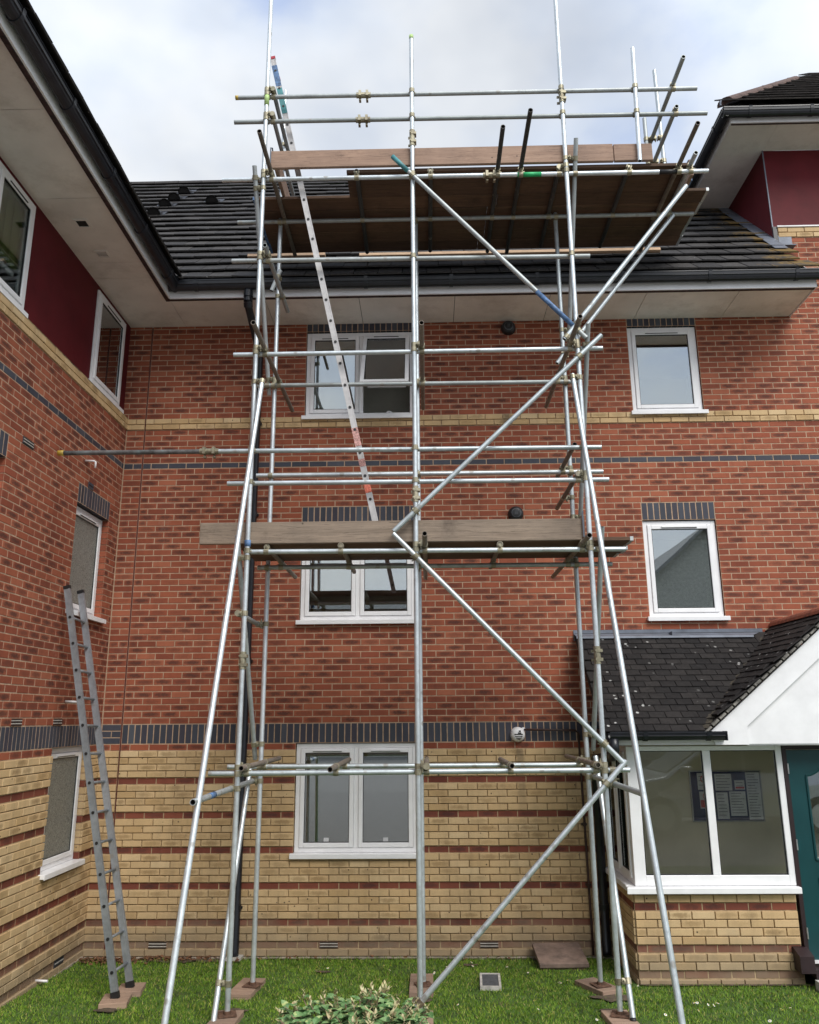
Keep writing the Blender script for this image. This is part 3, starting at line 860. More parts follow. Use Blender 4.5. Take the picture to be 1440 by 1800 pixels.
def lay_tiles(parent, variants, mat, placements, limit=300, avoid=lambda cx, cy: False, name='tile'):
    """placements: list of 4x4 matrices; the pieces that show largest become objects, the rest one joined part"""
    meshes = [v.mesh(name, [mat]) for v in variants]
    W_ = max(p[0] for p in variants[0].v); D_ = max(p[1] for p in variants[0].v)
    cand = []
    for i, m4 in enumerate(placements):
        pr = [project(m4 @ Vector(q)) for q in ((-W_, 0, 0.03), (W_, 0, 0.03), (-W_, D_ * 0.75, 0.02), (W_, D_ * 0.75, 0.02))]
        if any(q is None for q in pr): continue
        cx = sum(q[0] for q in pr) / 4; cy = sum(q[1] for q in pr) / 4
        if not (0 < cx < 1440 and 0 < cy < 1800) or avoid(cx, cy): continue
        ar = abs((pr[1][0] - pr[0][0]) * (pr[2][1] - pr[0][1]) - (pr[2][0] - pr[0][0]) * (pr[1][1] - pr[0][1]))
        cand.append((ar, i))
    cand.sort(reverse=True)
    pick = set(i for _, i in cand[:limit])
    mb = MB()
    for i, m4 in enumerate(placements):
        k = random.randrange(len(variants))
        if i in pick:
            o = link(name, meshes[k], parent)
            o.matrix_local = m4
        else:
            b = len(mb.v)
            mb.v += [tuple(m4 @ Vector(p)) for p in variants[k].v]
            for f, uv in zip(variants[k].f, variants[k].uv):
                mb.f.append(tuple(b + t for t in f)); mb.mi.append(0); mb.uv.append(uv)
    if mb.f:
        o = build('tiling', mb, [mat], parent); o['kind'] = 'stuff'

pl = []
for k in range(NROW):
    off = 0.15 if k % 2 else 0.0
    xmax = 8.62 if k > 2 else (8.86, 8.74, 8.66)[k]
    xmin = 0.45 if k < 3 else -2.2
    x = xmin + off
    while x < xmax - 0.1:
        wsc = min(1.0, (xmax - (x - 0.15)) / 0.30)
        y, z = slope_point(k * GAUGE - 0.02 + random.uniform(-0.009, 0.009))
        m4 = Matrix.Translation((x if wsc == 1.0 else (x - 0.15 + xmax) / 2, y, z)) @ Matrix.Rotation(PITCH + random.uniform(-0.016, 0.012), 4, 'X') @ Matrix.Rotation(random.uniform(-0.010, 0.010), 4, 'Z') @ Matrix.Rotation(random.uniform(-0.012, 0.012), 4, 'Y') @ Matrix.Diagonal((wsc, 1, 1, 1))
        pl.append(m4); x += 0.30
lay_tiles(roof, MAIN_T, 'roof_tile', pl, 300, lambda cx, cy: (480 < cx < 1225 and 298 < cy < 442) or (cx < 225 + (cy - 322) * 0.62 - 30) )
# ridge tiles
y, z = slope_point(NROW * GAUGE)
rm_ = MB(); rm_.prism([(0.12 * math.cos(t), 0.10 * math.sin(t)) for t in [PI * i / 8 for i in range(9)]], 0, -0.22, 0.22)
rme = rm_.mesh('ridge_tile', ['roof_tile'])
x = -1.9
while x < 8.4:
    link('ridge_tile', rme, roof, (x, y + 0.03, z + 0.0), (0, random.uniform(-0.008, 0.008), 0)); x += 0.45
# roof vents: hooded tiles
vm = MB()
prof = [(0.105 * math.cos(t), 0.10 * math.sin(t)) for t in [PI * i / 10 for i in range(11)]]
for i in range(10):
    a, b_ = prof[i], prof[i + 1]
    vm.face([(a[0], -0.02, a[1] + 0.02), (a[0], 0.22, a[1] * 0.12), (b_[0], 0.22, b_[1] * 0.12), (b_[0], -0.02, b_[1] + 0.02)])
vm.face([(p[0], 0.0, p[1] + 0.02) for p in reversed(prof)], 1)
vm.box(-0.15, 0.15, 0.02, 0.30, -0.005, 0.012)
vme = vm.mesh('roof_vent', ['vent_black', 'gap'])
for x_, d_ in ((-0.514, 11.87), (-0.513, 13.95), (-0.491, 15.58), (-0.456, 17.32), (0.234, 14.6)):
    y, z = slope_point(d_ * GAUGE - 0.22, 0.045)
    link('roof_vent', vme, roof, (x_ + 0.05, y, z), (PITCH, 0, 0), (1.05, 1.0, 1.15))

# downpipe with swan neck, waste pipe, vents
def downpipe(parent, pts, r=0.034, collars=()):
    mb = MB(); mb.path(pts, r, 14)
    o = build('downpipe', mb, ['gutter'], parent, smooth=True)
    for c in collars:
        b = MB(); b.cyl((c[0], c[1], c[2] - 0.03), (c[0], c[1], c[2] + 0.03), r + 0.007, 14); b.box(c[0] - 0.06, c[0] + 0.06, c[1] + 0.02, 0.0, c[2] - 0.012, c[2] + 0.012)
        build('pipe_collar', b, ['gutter'], o)
    return o
dp = downpipe(block, [(1.70, -0.83, 7.66), (1.70, -0.83, 7.52), (1.70, -0.80, 7.45), (1.70, -0.12, 7.18), (1.70, -0.066, 7.10), (1.70, -0.064, 0.06), (1.70, -0.08, 0.015)], 0.047, [(1.70, -0.055, z) for z in (6.2, 5.0, 3.2, 1.7, 0.5)])
hb = MB(); hb.cyl((1.70, -0.83, 7.56), (1.70, -0.83, 7.64), 0.058, 14); hb.cyl((1.70, -0.83, 7.50), (1.70, -0.83, 7.54), 0.056, 14); hb.cyl((1.70, -0.80, 7.44), (1.70, -0.83, 7.49), 0.056, 14)
build('outlet_collar', hb, ['gutter'], dp)
part_box('drain_gully', 1.62, 1.79, -0.17, -0.015, -0.03, 0.02, 'concrete', block)
mb = MB(); mb.path([(4.965, -0.01, 2.385), (4.965, -0.05, 2.385), (5.55, -0.05, 2.372), (5.583, -0.05, 2.34), (5.608, -0.05, 0.30), (5.61, -0.05, 0.02)], 0.013, 10)
wp = build('waste_pipe', mb, ['brown_pipe'], block, smooth=True)
for x_, z_ in ((5.585, 1.95), (5.592, 1.35), (5.603, 0.72)):
    b = MB(); b.cyl((x_, -0.05, z_ - 0.02), (x_, -0.05, z_ + 0.02), 0.020, 10); b.box(x_ - 0.03, x_ + 0.03, -0.045, 0, z_ - 0.012, z_ + 0.012); build('pipe_clip', b, ['brown_pipe'], wp)
b = MB(); b.cyl((4.955, 0.0, 2.387), (4.955, -0.03, 2.387), 0.024, 12); build('wall_collar', b, ['pvc'], wp)

def round_vent(parent, x, z, r, mat, n):
    mb = MB(); mb.cyl((0, 0, 0), (0, -0.03, 0), r, 24, r1=r * 0.96); [mb.cyl((0, -0.03 - a_, 0), (0, -0.03 - b_, 0), r * ra, 24, caps=(k_ == 3), r1=r * rb) for k_, (a_, b_, ra, rb) in enumerate(((0, 0.018, 0.96, 0.93), (0.018, 0.036, 0.93, 0.82), (0.036, 0.050, 0.82, 0.64), (0.050, 0.058, 0.64, 0.40)))]
    o = build('vent_cowl', mb, [mat], parent, loc=(x, 0, z))
    return o
for z_ in (7.50, 4.97):
    o = round_vent(block, 4.97, z_, 0.098, 'vent_black', 0)
    for q in range(3):
        s = MB(); s.box(-0.016 + q * 0.013, -0.010 + q * 0.013, -0.094, -0.084, -0.02, 0.028); build('vent_bar', s, ['cover_grey'], o)
    s = MB()
    for i in range(16):
        t0, t1 = 2 * PI * i / 16, 2 * PI * (i + 1) / 16
        s.face([(0.060 * math.cos(t0), -0.083, 0.060 * math.sin(t0)), (0.060 * math.cos(t1), -0.083, 0.060 * math.sin(t1)), (0.050 * math.cos(t1), -0.088, 0.050 * math.sin(t1)), (0.050 * math.cos(t0), -0.088, 0.050 * math.sin(t0))])
    build('vent_ring', s, ['cover_grey'], o)
o = round_vent(block, 4.888, 2.33, 0.086, 'pvc', 0)
# dark swirl mark and lines on the white cowl
for (x0, x1, z0, ht) in ((-0.045, 0.05, -0.004, 0.012), (-0.038, 0.046, -0.026, 0.010), (-0.026, 0.034, -0.043, 0.008), (-0.012, 0.02, -0.055, 0.006), (-0.004, 0.034, 0.010, 0.014), (0.006, 0.030, 0.030, 0.016)):
    s = MB(); s.box(x0, x1, -0.0900, -0.0830, z0, z0 + ht); build('cowl_mark', s, ['gap'], o)
for x_, k in ((0.829, 1), (2.726, 1), (4.488, 1)):
    air_brick(block, (x_, -0.002, 0.1125), 0, dark=False)

# ------------------------------------------------------------------ left wing
wing = thing('apartment_wing', 'brick side wing on the left with dark red panels under its wide eaves', 'building', (0, 0, 0))
LY = -7.0
def ly(y): return y - LY
wl = Wall(wing, (0, LY, 0), PI / 2)
OPEN_L = [(ly(-1.24), ly(-0.34), 14, 30), (ly(-1.22), ly(-0.32), 49, 65), (ly(-4.2), ly(-2.78), 49, 65), (ly(-4.2), ly(-2.78), 14, 30)]
SOLD_L = [(0.025, ly(-0.05), 30), (ly(-1.22), ly(-0.32), 65), (ly(-4.2), ly(-2.775), 65)]
wl.mortar(0, 7.12, -0.15, 6.30, OPEN_L)
wl.lay(0.0, 6.995, -1, 84, OPEN_L, SOLD_L, (), phase=0.06)
finish_bricks([wl], 300)
part_box('footing', -0.05, 0.03, LY, -0.06, -0.2, 0.015, 'footing', wing)
# sloping sill bricks on top of the cream band: a weathered splay
sp = MB(); sp.prism([(0.012, 6.300), (0.010, 6.312), (-0.075, 6.362), (-0.10, 6.362), (-0.10, 6.300)], 1, LY, -0.002)
build('splayed_sill', sp, [simple('stained_cream', (0.40, 0.29, 0.14), 0.9, 0, 6, 0.2, None, dirt=((0.07, 0.06, 0.04), 4.5, 0.42, 0.62))], wing)
def panel_run(y0, y1, z0, z1): return part_box('red_panel', -0.10, -0.06, y0, y1, z0, z1, 'panel', wing)
UO = [(-4.12, -2.71), (-1.10, -0.20)]
panel_run(-2.71, -1.10, 6.355, SOF); panel_run(-0.20, 0.0, 6.355, SOF); panel_run(LY, -4.12, 6.355, SOF)
for a, c in UO:
    panel_run(a, c, 7.555, SOF)
part_box('panel_trim', -0.06, -0.052, LY, -0.002, 6.358, 6.37, 'pvc_dirty', wing)
w_up = make_window(wing, (-0.06, -4.116, 6.372), PI / 2, 1.402, 1.178, lights=2, recess=-0.02, split=0.70, room='interior_dark', rail=0.72, sill_over=0.02, pane='glass_soft')
cu = MB()
for q in range(9):
    cu.box(0.74 + q * 0.068, 0.74 + q * 0.068 + 0.0675, 0.052 + (0.012 if q % 2 else 0), 0.085, 0.40, 1.12)
build('curtain', cu, [simple('green_curtain', (0.15, 0.19, 0.045), 0.9, 0, 4, 0.25)], w_up)
make_window(wing, (-0.06, -1.096, 6.372), PI / 2, 0.892, 1.178, lights=1, recess=-0.02, room='interior_dark', sill_over=0.06)
make_window(wing, (0, -1.216, 3.679), PI / 2, 0.892, 1.19, lights=1, recess=0.075, room='interior_grey', pane='glass_obscure')
make_window(wing, (0, -1.236, 1.054), PI / 2, 0.892, 1.19, lights=1, recess=0.06, room='interior_grey', pane='glass_obscure')
make_window(wing, (0, -4.196, 3.679), PI / 2, 1.412, 1.19, lights=2, recess=0.075, room='interior_grey')
make_window(wing, (0, -4.196, 1.054), PI / 2, 1.412, 1.19, lights=2, recess=0.075, room='interior_grey')
# soffit, fascia, gutter, roof edge
ys = [LY, -5.2, -3.98, -2.76, -1.58, -1.24, 0.03]
for i in range(len(ys) - 1):
    part_box('soffit_board', -0.07, 0.683 if i < 5 else 0.683, ys[i] + 0.0035, ys[i + 1] - 0.0035, SOF, SOF + 0.012, 'soffit', wing)
part_box('fascia', 0.690, 0.708, LY, -0.770, SOF - 0.014, 7.76, 'pvc', wing)
part_box('soffit_trim', 0.645, 0.6885, LY, -0.717, SOF - 0.026, SOF - 0.003, 'dark_edge', wing)
gutter_run(wing, 1, 0.774, LY, -0.80, 7.764, 1, 0.062, 0.105, 0.92)
part_box('light_block_board', -0.4, 0.688, LY, 0.0, SOF + 0.018, SOF + 0.03, 'gap', wing)  # same added backing, keeps light out of the wing's soffit joints
for k, (cx_, cy_) in enumerate(((0.268, -2.344), (0.251, -1.763))):
    fr_ = MB()
    for q in ((-0.075, -0.055, -0.075, 0.075), (0.055, 0.075, -0.075, 0.075), (-0.055, 0.055, -0.075, -0.055), (-0.055, 0.055, 0.055, 0.075)):
        fr_.box(q[0], q[1], q[2], q[3], -0.012, -0.001)
    sv = build('soffit_vent', fr_, ['soffit'], wing, loc=(cx_, cy_, SOF))
    gp = MB(); gp.box(-0.054, 0.054, -0.054, 0.054, -0.004, -0.001); build('vent_opening', gp, ['gap'], sv)
    if k:
        for q in range(4):
            l_ = MB(); l_.box(-0.05, 0.05, -0.045 + q * 0.026, -0.033 + q * 0.026, -0.010, -0.005); build('louvre', l_, ['soffit'], sv)
tn = math.tan(PITCH)
rw = MB(); rw.prism([(0.80, 7.80), (-3.6, 7.80 + 4.4 * tn), (-3.6, 7.70 + 4.4 * tn), (0.80, 7.70)], 1, LY, 3.4)
wroof = build('roof', rw, ['gap'], wing)
pl = []
for k in range(2):
    y_ = LY + (0.15 if k else 0)
    while y_ < -0.75:
        d_ = k * GAUGE
        pl.append(Matrix.Translation((0.845 - d_ * math.cos(PITCH), y_, 7.775 + d_ * math.sin(PITCH))) @ Matrix.Rotation(PI / 2, 4, 'Z') @ Matrix.Rotation(PITCH, 4, 'X'))
        y_ += 0.30
lay_tiles(wroof, MAIN_T, 'roof_tile', pl, 60)
# small fittings on the side wall
for y_, b_ in ((-2.057, 33), (-1.198, 33), (-2.42, 68)):
    air_brick(wing, (0.002, y_, b_ * 0.075 + 0.0375), PI / 2, dark=(b_ == 68))
air_brick(wing, (0.002, -0.921, 68 * 0.075 + 0.0375), PI / 2, w=0.14, dark=True, grille=1)
air_brick(wing, (0.002, -0.62, 0.1125), PI / 2, dark=True, grille=3)
for pts in ([(0, -1.044, 2.72), (0.12, -1.044, 2.715)], [(0, -1.115, 0.075), (0.12, -1.115, 0.07)], [(0, -1.125, 5.376), (0.10, -1.125, 5.372), (0.12, -1.125, 5.36), (0.12, -1.125, 5.29)]):
    mb = MB(); mb.path(pts, 0.012, 10); build('overflow_pipe', mb, ['pvc_dirty'], wing, smooth=True)

# ------------------------------------------------------------------ taller wing on the right
tall = thing('tall_wing', 'taller brick wing at the right edge with dark red panels under a hipped roof', 'building', (0, 0, 0))
wr = Wall(tall, (8.66, 0, 0), 0.0)
wr.mortar(0, 2.4, 7.71, 8.93, [])
wr.lay(0.0, 2.39, 102, 119, (), (), (), phase=0.015 - 8.66, kind=lambda b: 'cream' if b >= 117 else course_kind(b))
finish_bricks([wr], 300)
TS = 10.152
part_box('sill_capping', 8.655, 11.06, -0.030, 0.05, 8.927, 8.945, 'pvc_dirty', tall)
part_box('red_panel', 8.612, 11.06, 0.012, 0.05, 8.947, TS, 'panel', tall)
part_box('red_panel', 8.608, 8.650, 0.016, 2.6, 8.35, TS, 'panel', tall)
part_box('corner_strip', 8.600, 8.614, 0.002, 0.015, 8.70, TS, 'lead', tall)
part_box('lead_upstand', 8.600, 8.653, -0.010, 0.0105, 8.66, 8.94, 'gutter', tall)
lf = MB(); lf.box(8.655, 8.83, -0.014, -0.003, 8.62, 8.80); lf.box(8.52, 8.84, -0.10, -0.003, 8.605, 8.618)
build('lead_flashing', lf, ['lead'], tall)
# stepped lead soakers up the verge of the lower roof
for k in range(9):
    d0 = (2.55 + k * 1.0) * GAUGE
    y, z = slope_point(d0, 0.055)
    s = MB(); s.box(-0.17, 0.0, 0, 0.36, 0.0, 0.006)
    o = build('lead_soaker', s, ['lead'], tall, loc=(8.606, y, z), rot=(PITCH, 0, 0))
part_box('soffit_board', 8.612, 11.06, -0.545, 0.012, TS + 0.001, TS + 0.013, 'soffit', tall)
part_box('soffit_board', 7.98, 8.609, -0.545, 2.6, TS + 0.001, TS + 0.013, 'soffit', tall)
part_box('fascia', 7.962, 11.06, -0.570, -0.552, TS - 0.010, TS + 0.145, 'pvc_dirty', tall)
part_box('fascia', 7.955, 7.972, -0.550, 2.6, TS - 0.010, TS + 0.145, 'pvc_dirty', tall)
part_box('soffit_trim', 7.98, 11.06, -0.5515, -0.530, TS - 0.018, TS - 0.001, 'dark_edge', tall)
gutter_run(tall, 0, -0.637, 7.84, 11.06, TS + 0.125, -1, 0.062, 0.10, 0.8)
gutter_run(tall, 1, 7.888, -0.66, 2.6, TS + 0.125, -1, 0.062, 0.10, 0.8)
hb0 = Vector((7.84, -0.68, TS + 0.16))
hr = MB()
top = hb0 + Vector((3.2, 3.2, 3.2 * tn))
hr.face([tuple(hb0), (11.06, hb0.y, hb0.z), (11.06, top.y, top.z), tuple(top)])
hr.face([tuple(hb0), tuple(top), (top.x, 4.5, top.z), (hb0.x, 4.5, hb0.z)])
hroof = build('roof', hr, ['gap'], tall)
pl = []
for k in range(14):
    d_ = k * GAUGE; st = d_ * math.cos(PITCH)
    x = hb0.x + st + 0.15 + (0.15 if k % 2 else 0)
    while x < 10.9:
        pl.append(Matrix.Translation((x, hb0.y + st - 0.02, hb0.z + d_ * math.sin(PITCH) + 0.012)) @ Matrix.Rotation(PITCH + random.uniform(-0.006, 0.006), 4, 'X')); x += 0.30
lay_tiles(hroof, MAIN_T, 'hip_roof_tile', pl, 200)
hd = Vector((1, 1, tn)).normalized()
hm = MB(); hm.prism([(0.11 * math.cos(t), 0.085 * math.sin(t)) for t in [PI * i / 8 for i in range(9)]], 1, 0, 0.42)
hme = hm.mesh('hip_tile', [simple('hip_tile_brown', (0.105, 0.062, 0.05), 0.8, 0, 14, 0.25)])
qt = Matrix((Vector((1, -1, 0)).normalized(), hd, Vector((1, -1, 0)).normalized().cross(hd))).transposed().to_4x4()
for k in range(9):
    o = link('hip_tile', hme, hroof); o.matrix_local = Matrix.Translation(hb0 + hd * (0.10 + k * 0.40) + Vector((0, 0, 0.02))) @ qt
b = MB(); b.path([(7.80, -0.70, TS + 0.15), (7.80, -0.70, TS + 0.20), (7.815, -0.69, TS + 0.235)], 0.012, 8); build('hip_iron', b, ['lead'], hroof)

# ------------------------------------------------------------------ entrance porch
porch = thing('entrance_porch', 'brick entrance porch with white windows, dark tiled lean-to and a white gable', 'porch', (0, 0, 0))
PY = -1.08
wf = Wall(porch, (5.85, PY, 0), 0.0)
wf.mortar(0, 1.58, -0.05, 0.885, [])
wf.lay(0, 1.58, 0, 12, (), (), (), phase=0.10, kind=lambda b: 'maroon' if b in (1, 4, 9) else 'cream')
ws = Wall(porch, (5.85, 0.0, 0), -PI / 2)
ws.mortar(0, 1.08, -0.05, 0.885, [])
ws.lay(0, 1.075, 0, 12, (), (), (), phase=0.0, kind=lambda b: 'maroon' if b in (1, 4, 9) else 'cream')
finish_bricks([wf, ws], 300)
part_box('footing', 5.83, 7.50, PY - 0.03, PY + 0.06, -0.15, 0.012, 'footing', porch)
# front glazing
ZB, ZT = 0.905, 2.225
fm = MB()
for q in ((5.87, 5.985, ZB, ZT), (6.645, 6.722, ZB + 0.095, ZT - 0.045), (7.385, 7.447, ZB, ZT), (5.985, 7.385, ZB, ZB + 0.095), (5.985, 7.385, ZT - 0.045, ZT)):
    fm.box(q[0], q[1], PY - 0.02, PY + 0.05, q[2], q[3])
fw = build('window', fm, ['pvc'], porch); bevel(fw, 0.005)
for a, c in ((5.985, 6.645), (6.722, 7.385)):
    k = MB(); g = 0.008; b_, t_ = ZB + 0.095, ZT - 0.045
    for q in ((a, a + g, b_, t_), (c - g, c, b_, t_), (a + g, c - g, b_, b_ + g), (a + g, c - g, t_ - g, t_)):
        k.box(q[0], q[1], PY - 0.006, PY + 0.01, q[2], q[3])
    build('gasket', k, ['gasket'], fw)
    p_ = MB(); p_.box(a + 0.001, c - 0.001, PY + 0.012, PY + 0.017, b_ + 0.001, t_ - 0.001); build('pane', p_, ['glass_clear'], fw)
s_ = MB(); s_.box(5.78, 7.46, PY - 0.085, PY + 0.02, ZB - 0.042, ZB - 0.004); s_.box(5.772, 7.462, PY - 0.095, PY - 0.0855, ZB - 0.062, ZB - 0.006)
so = build('sill', s_, ['pvc'], fw); bevel(so, 0.005)
make_window(porch, (5.852, -0.02, ZB), -PI / 2, 1.02, ZT - ZB, lights=2, recess=0.02, pane='glass_clear', room=None, trickle=False, sill_over=0.0, split=0.5)
# inside of the porch
pi_ = MB()
pi_.box(5.98, 9.3, -0.04, -0.006, 0.0, 2.30); pi_.box(9.3, 9.34, PY, -0.04, 0.0, 2.30)
build('inner_wall', pi_, ['render_int'], porch)
part_box('ceiling', 5.90, 9.3, PY + 0.06, -0.041, 2.30, 2.33, 'render_int', porch)
part_box('porch_floor', 5.96, 9.3, PY + 0.06, -0.041, 0.12, 0.16, 'tarmac', porch)
# eaves
part_box('fascia', 5.66, 7.03, -1.318, -1.30, 2.245, 2.375, 'pvc', porch)
part_box('soffit_board', 5.66, 7.03, -1.299, PY - 0.03, 2.248, 2.262, 'pvc', porch)
part_box('side_fascia', 5.648, 5.662, -1.30, -0.02, 2.25, 2.40, 'dark_edge', porch)
gutter_run(porch, 0, -1.428, 5.64, 6.775, 2.362, -1, 0.05, 0.07, 0.62)
ge = MB(); ge.box(6.776, 6.786, -1.484, -1.376, 2.288, 2.378); build('gutter_stop', ge, ['gutter'], porch)
# lean-to roof
P2 = R(39.8); t2 = math.tan(P2)
lr = MB(); lr.prism([(-1.37, 2.362), (-0.02, 2.362 + 1.35 * t2), (-0.02, 2.30 + 1.35 * t2), (-1.37, 2.30)], 0, 5.61, 6.62)
lr.face([(6.62, -1.37, 2.362), (7.97, -0.02, 2.362 + 1.35 * t2), (6.62, -0.02, 2.362 + 1.35 * t2)])
lroof = build('roof', lr, ['gap'], porch)
PT = [tile_mesh(0.1655, 0.20, 0.010, 0.019, 'porch_tile') for _ in range(5)]
pl = []
for k in range(16):
    d_ = k * 0.10; st = d_ * math.cos(P2)
    x = 5.605 + 0.0825 + (0.0825 if k % 2 else 0)
    while x < 6.60 + st + 0.06:
        pl.append(Matrix.Translation((x, -1.395 + st, 2.372 + d_ * math.sin(P2) - 0.01)) @ Matrix.Rotation(P2 + random.uniform(-0.03, 0.02), 4, 'X') @ Matrix.Rotation(random.uniform(-0.02, 0.02), 4, 'Z')); x += 0.166
nl = len(pl)
# gable roof, near slope
for k in range(18):
    d_ = k * 0.10; st = d_ * math.cos(P2)
    y_ = -1.41 + 0.083 + (0.083 if k % 2 else 0)
    while y_ < -1.38 + st + 0.03:
        pl.append(Matrix.Translation((6.585 + st, y_, 2.385 + d_ * math.sin(P2))) @ Matrix.Rotation(-PI / 2, 4, 'Z') @ Matrix.Rotation(P2 + random.uniform(-0.03, 0.02), 4, 'X')); y_ += 0.166
gr = MB()
xe, xr, ze = 6.60, 8.02, 2.385
zr = ze + (xr - xe) * t2
gr.face([(xe, -1.40, ze), (xe + 0.01, -1.38, ze), (xr, -0.01, zr), (xr, -1.40, zr)])
gr.face([(xr, -1.40, zr), (xr, -0.01, zr), (2 * xr - xe, -0.01, ze), (2 * xr - xe, -1.40, ze)])
groof = build('gable_roof', gr, ['gap'], porch)
lay_tiles(lroof, PT, 'porch_tile', pl, 300)
# mossy valley strip
vd = Vector((1, 1, t2)).normalized()
v_ = MB()
for i in range(24):
    a0 = Vector((6.60, -1.38, 2.392)) + vd * (i * 0.085)
    w0 = random.uniform(0.03, 0.055)
    v_.box(-w0, w0, 0, 0.08, 0.0, random.uniform(0.012, 0.03), 0, Matrix.Translation(a0) @ Matrix.Rotation(-PI / 4 + random.uniform(-0.2, 0.2), 4, 'Z') @ Matrix.Rotation(R(30), 4, 'X'))
build('mossy_valley', v_, [simple('valley_moss', (0.05, 0.042, 0.03), 0.95, 0, 18, 0.4, 30, 0.8)], porch)
# verge mortar along the gable edge
vg = MB()
for i in range(18):
    a0 = Vector((6.62 + i * 0.0766, -1.415, 2.392 + i * 0.0766 * t2))
    vg.box(-0.035, 0.045, -0.012, 0.03, -0.012, random.uniform(0.004, 0.014), 0, Matrix.Translation(a0) @ Matrix.Rotation(-P2, 4, 'Y'))
build('verge_mortar', vg, [simple('verge_mortar_grey', (0.20, 0.19, 0.17), 0.95, 0, 20, 0.4, 40, 0.6)], porch)
for k in range(4):
    mb = MB(); mb.prism([(xr + 0.10 * math.cos(t), zr - 0.02 + 0.085 * math.sin(t)) for t in [PI * i / 8 for i in range(9)]], 1, -1.42 + k * 0.352, -1.425 + (k + 1) * 0.352)
    build('ridge_tile', mb, ['terracotta'], groof)
# lead flashing against the brick wall
fl = MB()
fl.box(5.60, 7.84, -0.013, -0.001, 3.40, 3.528)
fl.face([(5.60, -0.014, 3.484), (7.80, -0.014, 3.484), (7.66, -0.19, 3.436), (5.60, -0.19, 3.436)])
fl.face([(5.60, -0.19, 3.436), (7.66, -0.19, 3.436), (7.66, -0.195, 3.412), (5.60, -0.195, 3.412)])
fl.box(6.72, 6.724, -0.18, -0.02, 3.445, 3.487)
flo = build('lead_flashing', fl, ['lead'], porch)
# bargeboard and gable panel
def zo(x): return 2.372 + (min(x, 2 * xr - x) - 6.66) * t2
bx = [(6.66, 2.372), (xr, zo(xr)), (2 * xr - 6.66, 2.372), (2 * xr - 6.66, 2.245), (2 * xr - 7.03, 2.245), (2 * xr - 7.03, 2.425), (xr, 2.425 + (xr - 7.03) * t2), (7.03, 2.425), (7.03, 2.245), (6.70, 2.245)]
bb = MB()
bb.prism([bx[0], bx[1], bx[6], bx[7], bx[8], bx[9]], 1, -1.372, -1.338); bb.prism([bx[1], bx[2], bx[3], bx[4], bx[5], bx[6]], 1, -1.372, -1.338)
bo = build('bargeboard', bb, ['pvc'], porch)
gp = MB(); gp.prism([(6.95, 2.25), (2 * xr - 6.95, 2.25), (2 * xr - 6.95, 2.43), (xr, 3.40), (6.95, 2.43)], 1, -1.334, -1.322); build('gable_panel', gp, ['pvc'], porch)
part_box('gable_soffit', 7.031, 9.0, -1.321, PY - 0.01, 2.236, 2.249, 'pvc', porch)
# door
df = MB(); df.box(7.449, 7.488, PY - 0.03, PY + 0.06, 0.20, 2.222); df.box(7.488, 8.42, PY - 0.03, PY + 0.06, 2.185, 2.222); df.box(8.39, 8.42, PY - 0.03, PY + 0.06, 0.20, 2.185)
dframe = build('door_frame', df, ['frame_dark'], porch)
dm = MB(); gx0, gx1, gz0, gz1 = 7.665, 8.21, 1.14, 1.93
dm.box(7.49, gx0, PY - 0.02, PY + 0.025, 0.225, 2.18); dm.box(gx1, 8.388, PY - 0.02, PY + 0.025, 0.225, 2.18)
dm.box(gx0, gx1, PY - 0.02, PY + 0.025, 0.225, gz0); dm.box(gx0, gx1, PY - 0.02, PY + 0.025, 2.10, 2.18)
arch = [(gx0 + (gx1 - gx0) * i / 12, gz1 + 0.11 * (0.5 - 0.5 * math.cos(2 * PI * i / 12))) for i in range(13)]
for i in range(12):
    a, c = arch[i], arch[i + 1]
    dm.prism([a, c, (c[0], 2.10), (a[0], 2.10)], 1, PY - 0.02, PY + 0.025)
door = build('door', dm, ['teal'], porch)
mo = MB()
ol = arch + [(gx1, gz0), (gx0, gz0)]
for i in range(len(ol)):
    a, c = ol[i], ol[(i + 1) % len(ol)]
    mo.path([(a[0], PY - 0.024, a[1]), (c[0], PY - 0.024, c[1])], 0.013, 6)
build('glazing_bead', mo, ['teal'], door)
dg = MB(); dg.prism(list(reversed(ol)), 1, PY - 0.002, PY + 0.004); build('door_pane', dg, ['glass'], door)
rp = MB(); rp.box(7.665, 7.915, PY - 0.036, PY - 0.0205, 0.42, 0.98); rp.box(7.965, 8.215, PY - 0.036, PY - 0.0205, 0.42, 0.98)
po = build('raised_panel', rp, ['teal'], door); bevel(po, 0.012)
for z_ in (2.0, 1.28, 0.48):
    h_ = MB(); h_.cyl((7.489, PY - 0.034, z_ - 0.05), (7.489, PY - 0.034, z_ + 0.05), 0.008, 10); build('hinge', h_, ['steel'], door)
th = MB(); th.prism([(PY - 0.17, 0.165), (PY + 0.06, 0.165), (PY + 0.06, 0.36), (PY - 0.04, 0.36), (PY - 0.17, 0.31)], 0, 7.335, 7.47); th.box(7.47, 8.5, PY - 0.17, PY + 0.06, 0.12, 0.195)
build('threshold', th, ['frame_dark'], porch)
part_box('door_weather_bar', 7.495, 8.385, PY - 0.055, PY - 0.0205, 0.222, 0.245, 'pvc_dirty', porch)
part_box('entrance_step', 7.45, 8.7, -2.0, PY - 0.171, -0.05, 0.115, 'concrete', porch)
downpipe(porch, [(5.68, -1.428, 2.31), (5.68, -1.428, 2.20), (5.69, -1.30, 2.14), (5.745, -0.14, 2.06), (5.75, -0.06, 1.98), (5.757, -0.055, 0.07), (5.757, -0.08, 0.02)], 0.050, [(5.752, -0.055, 1.9), (5.757, -0.055, 0.5)])

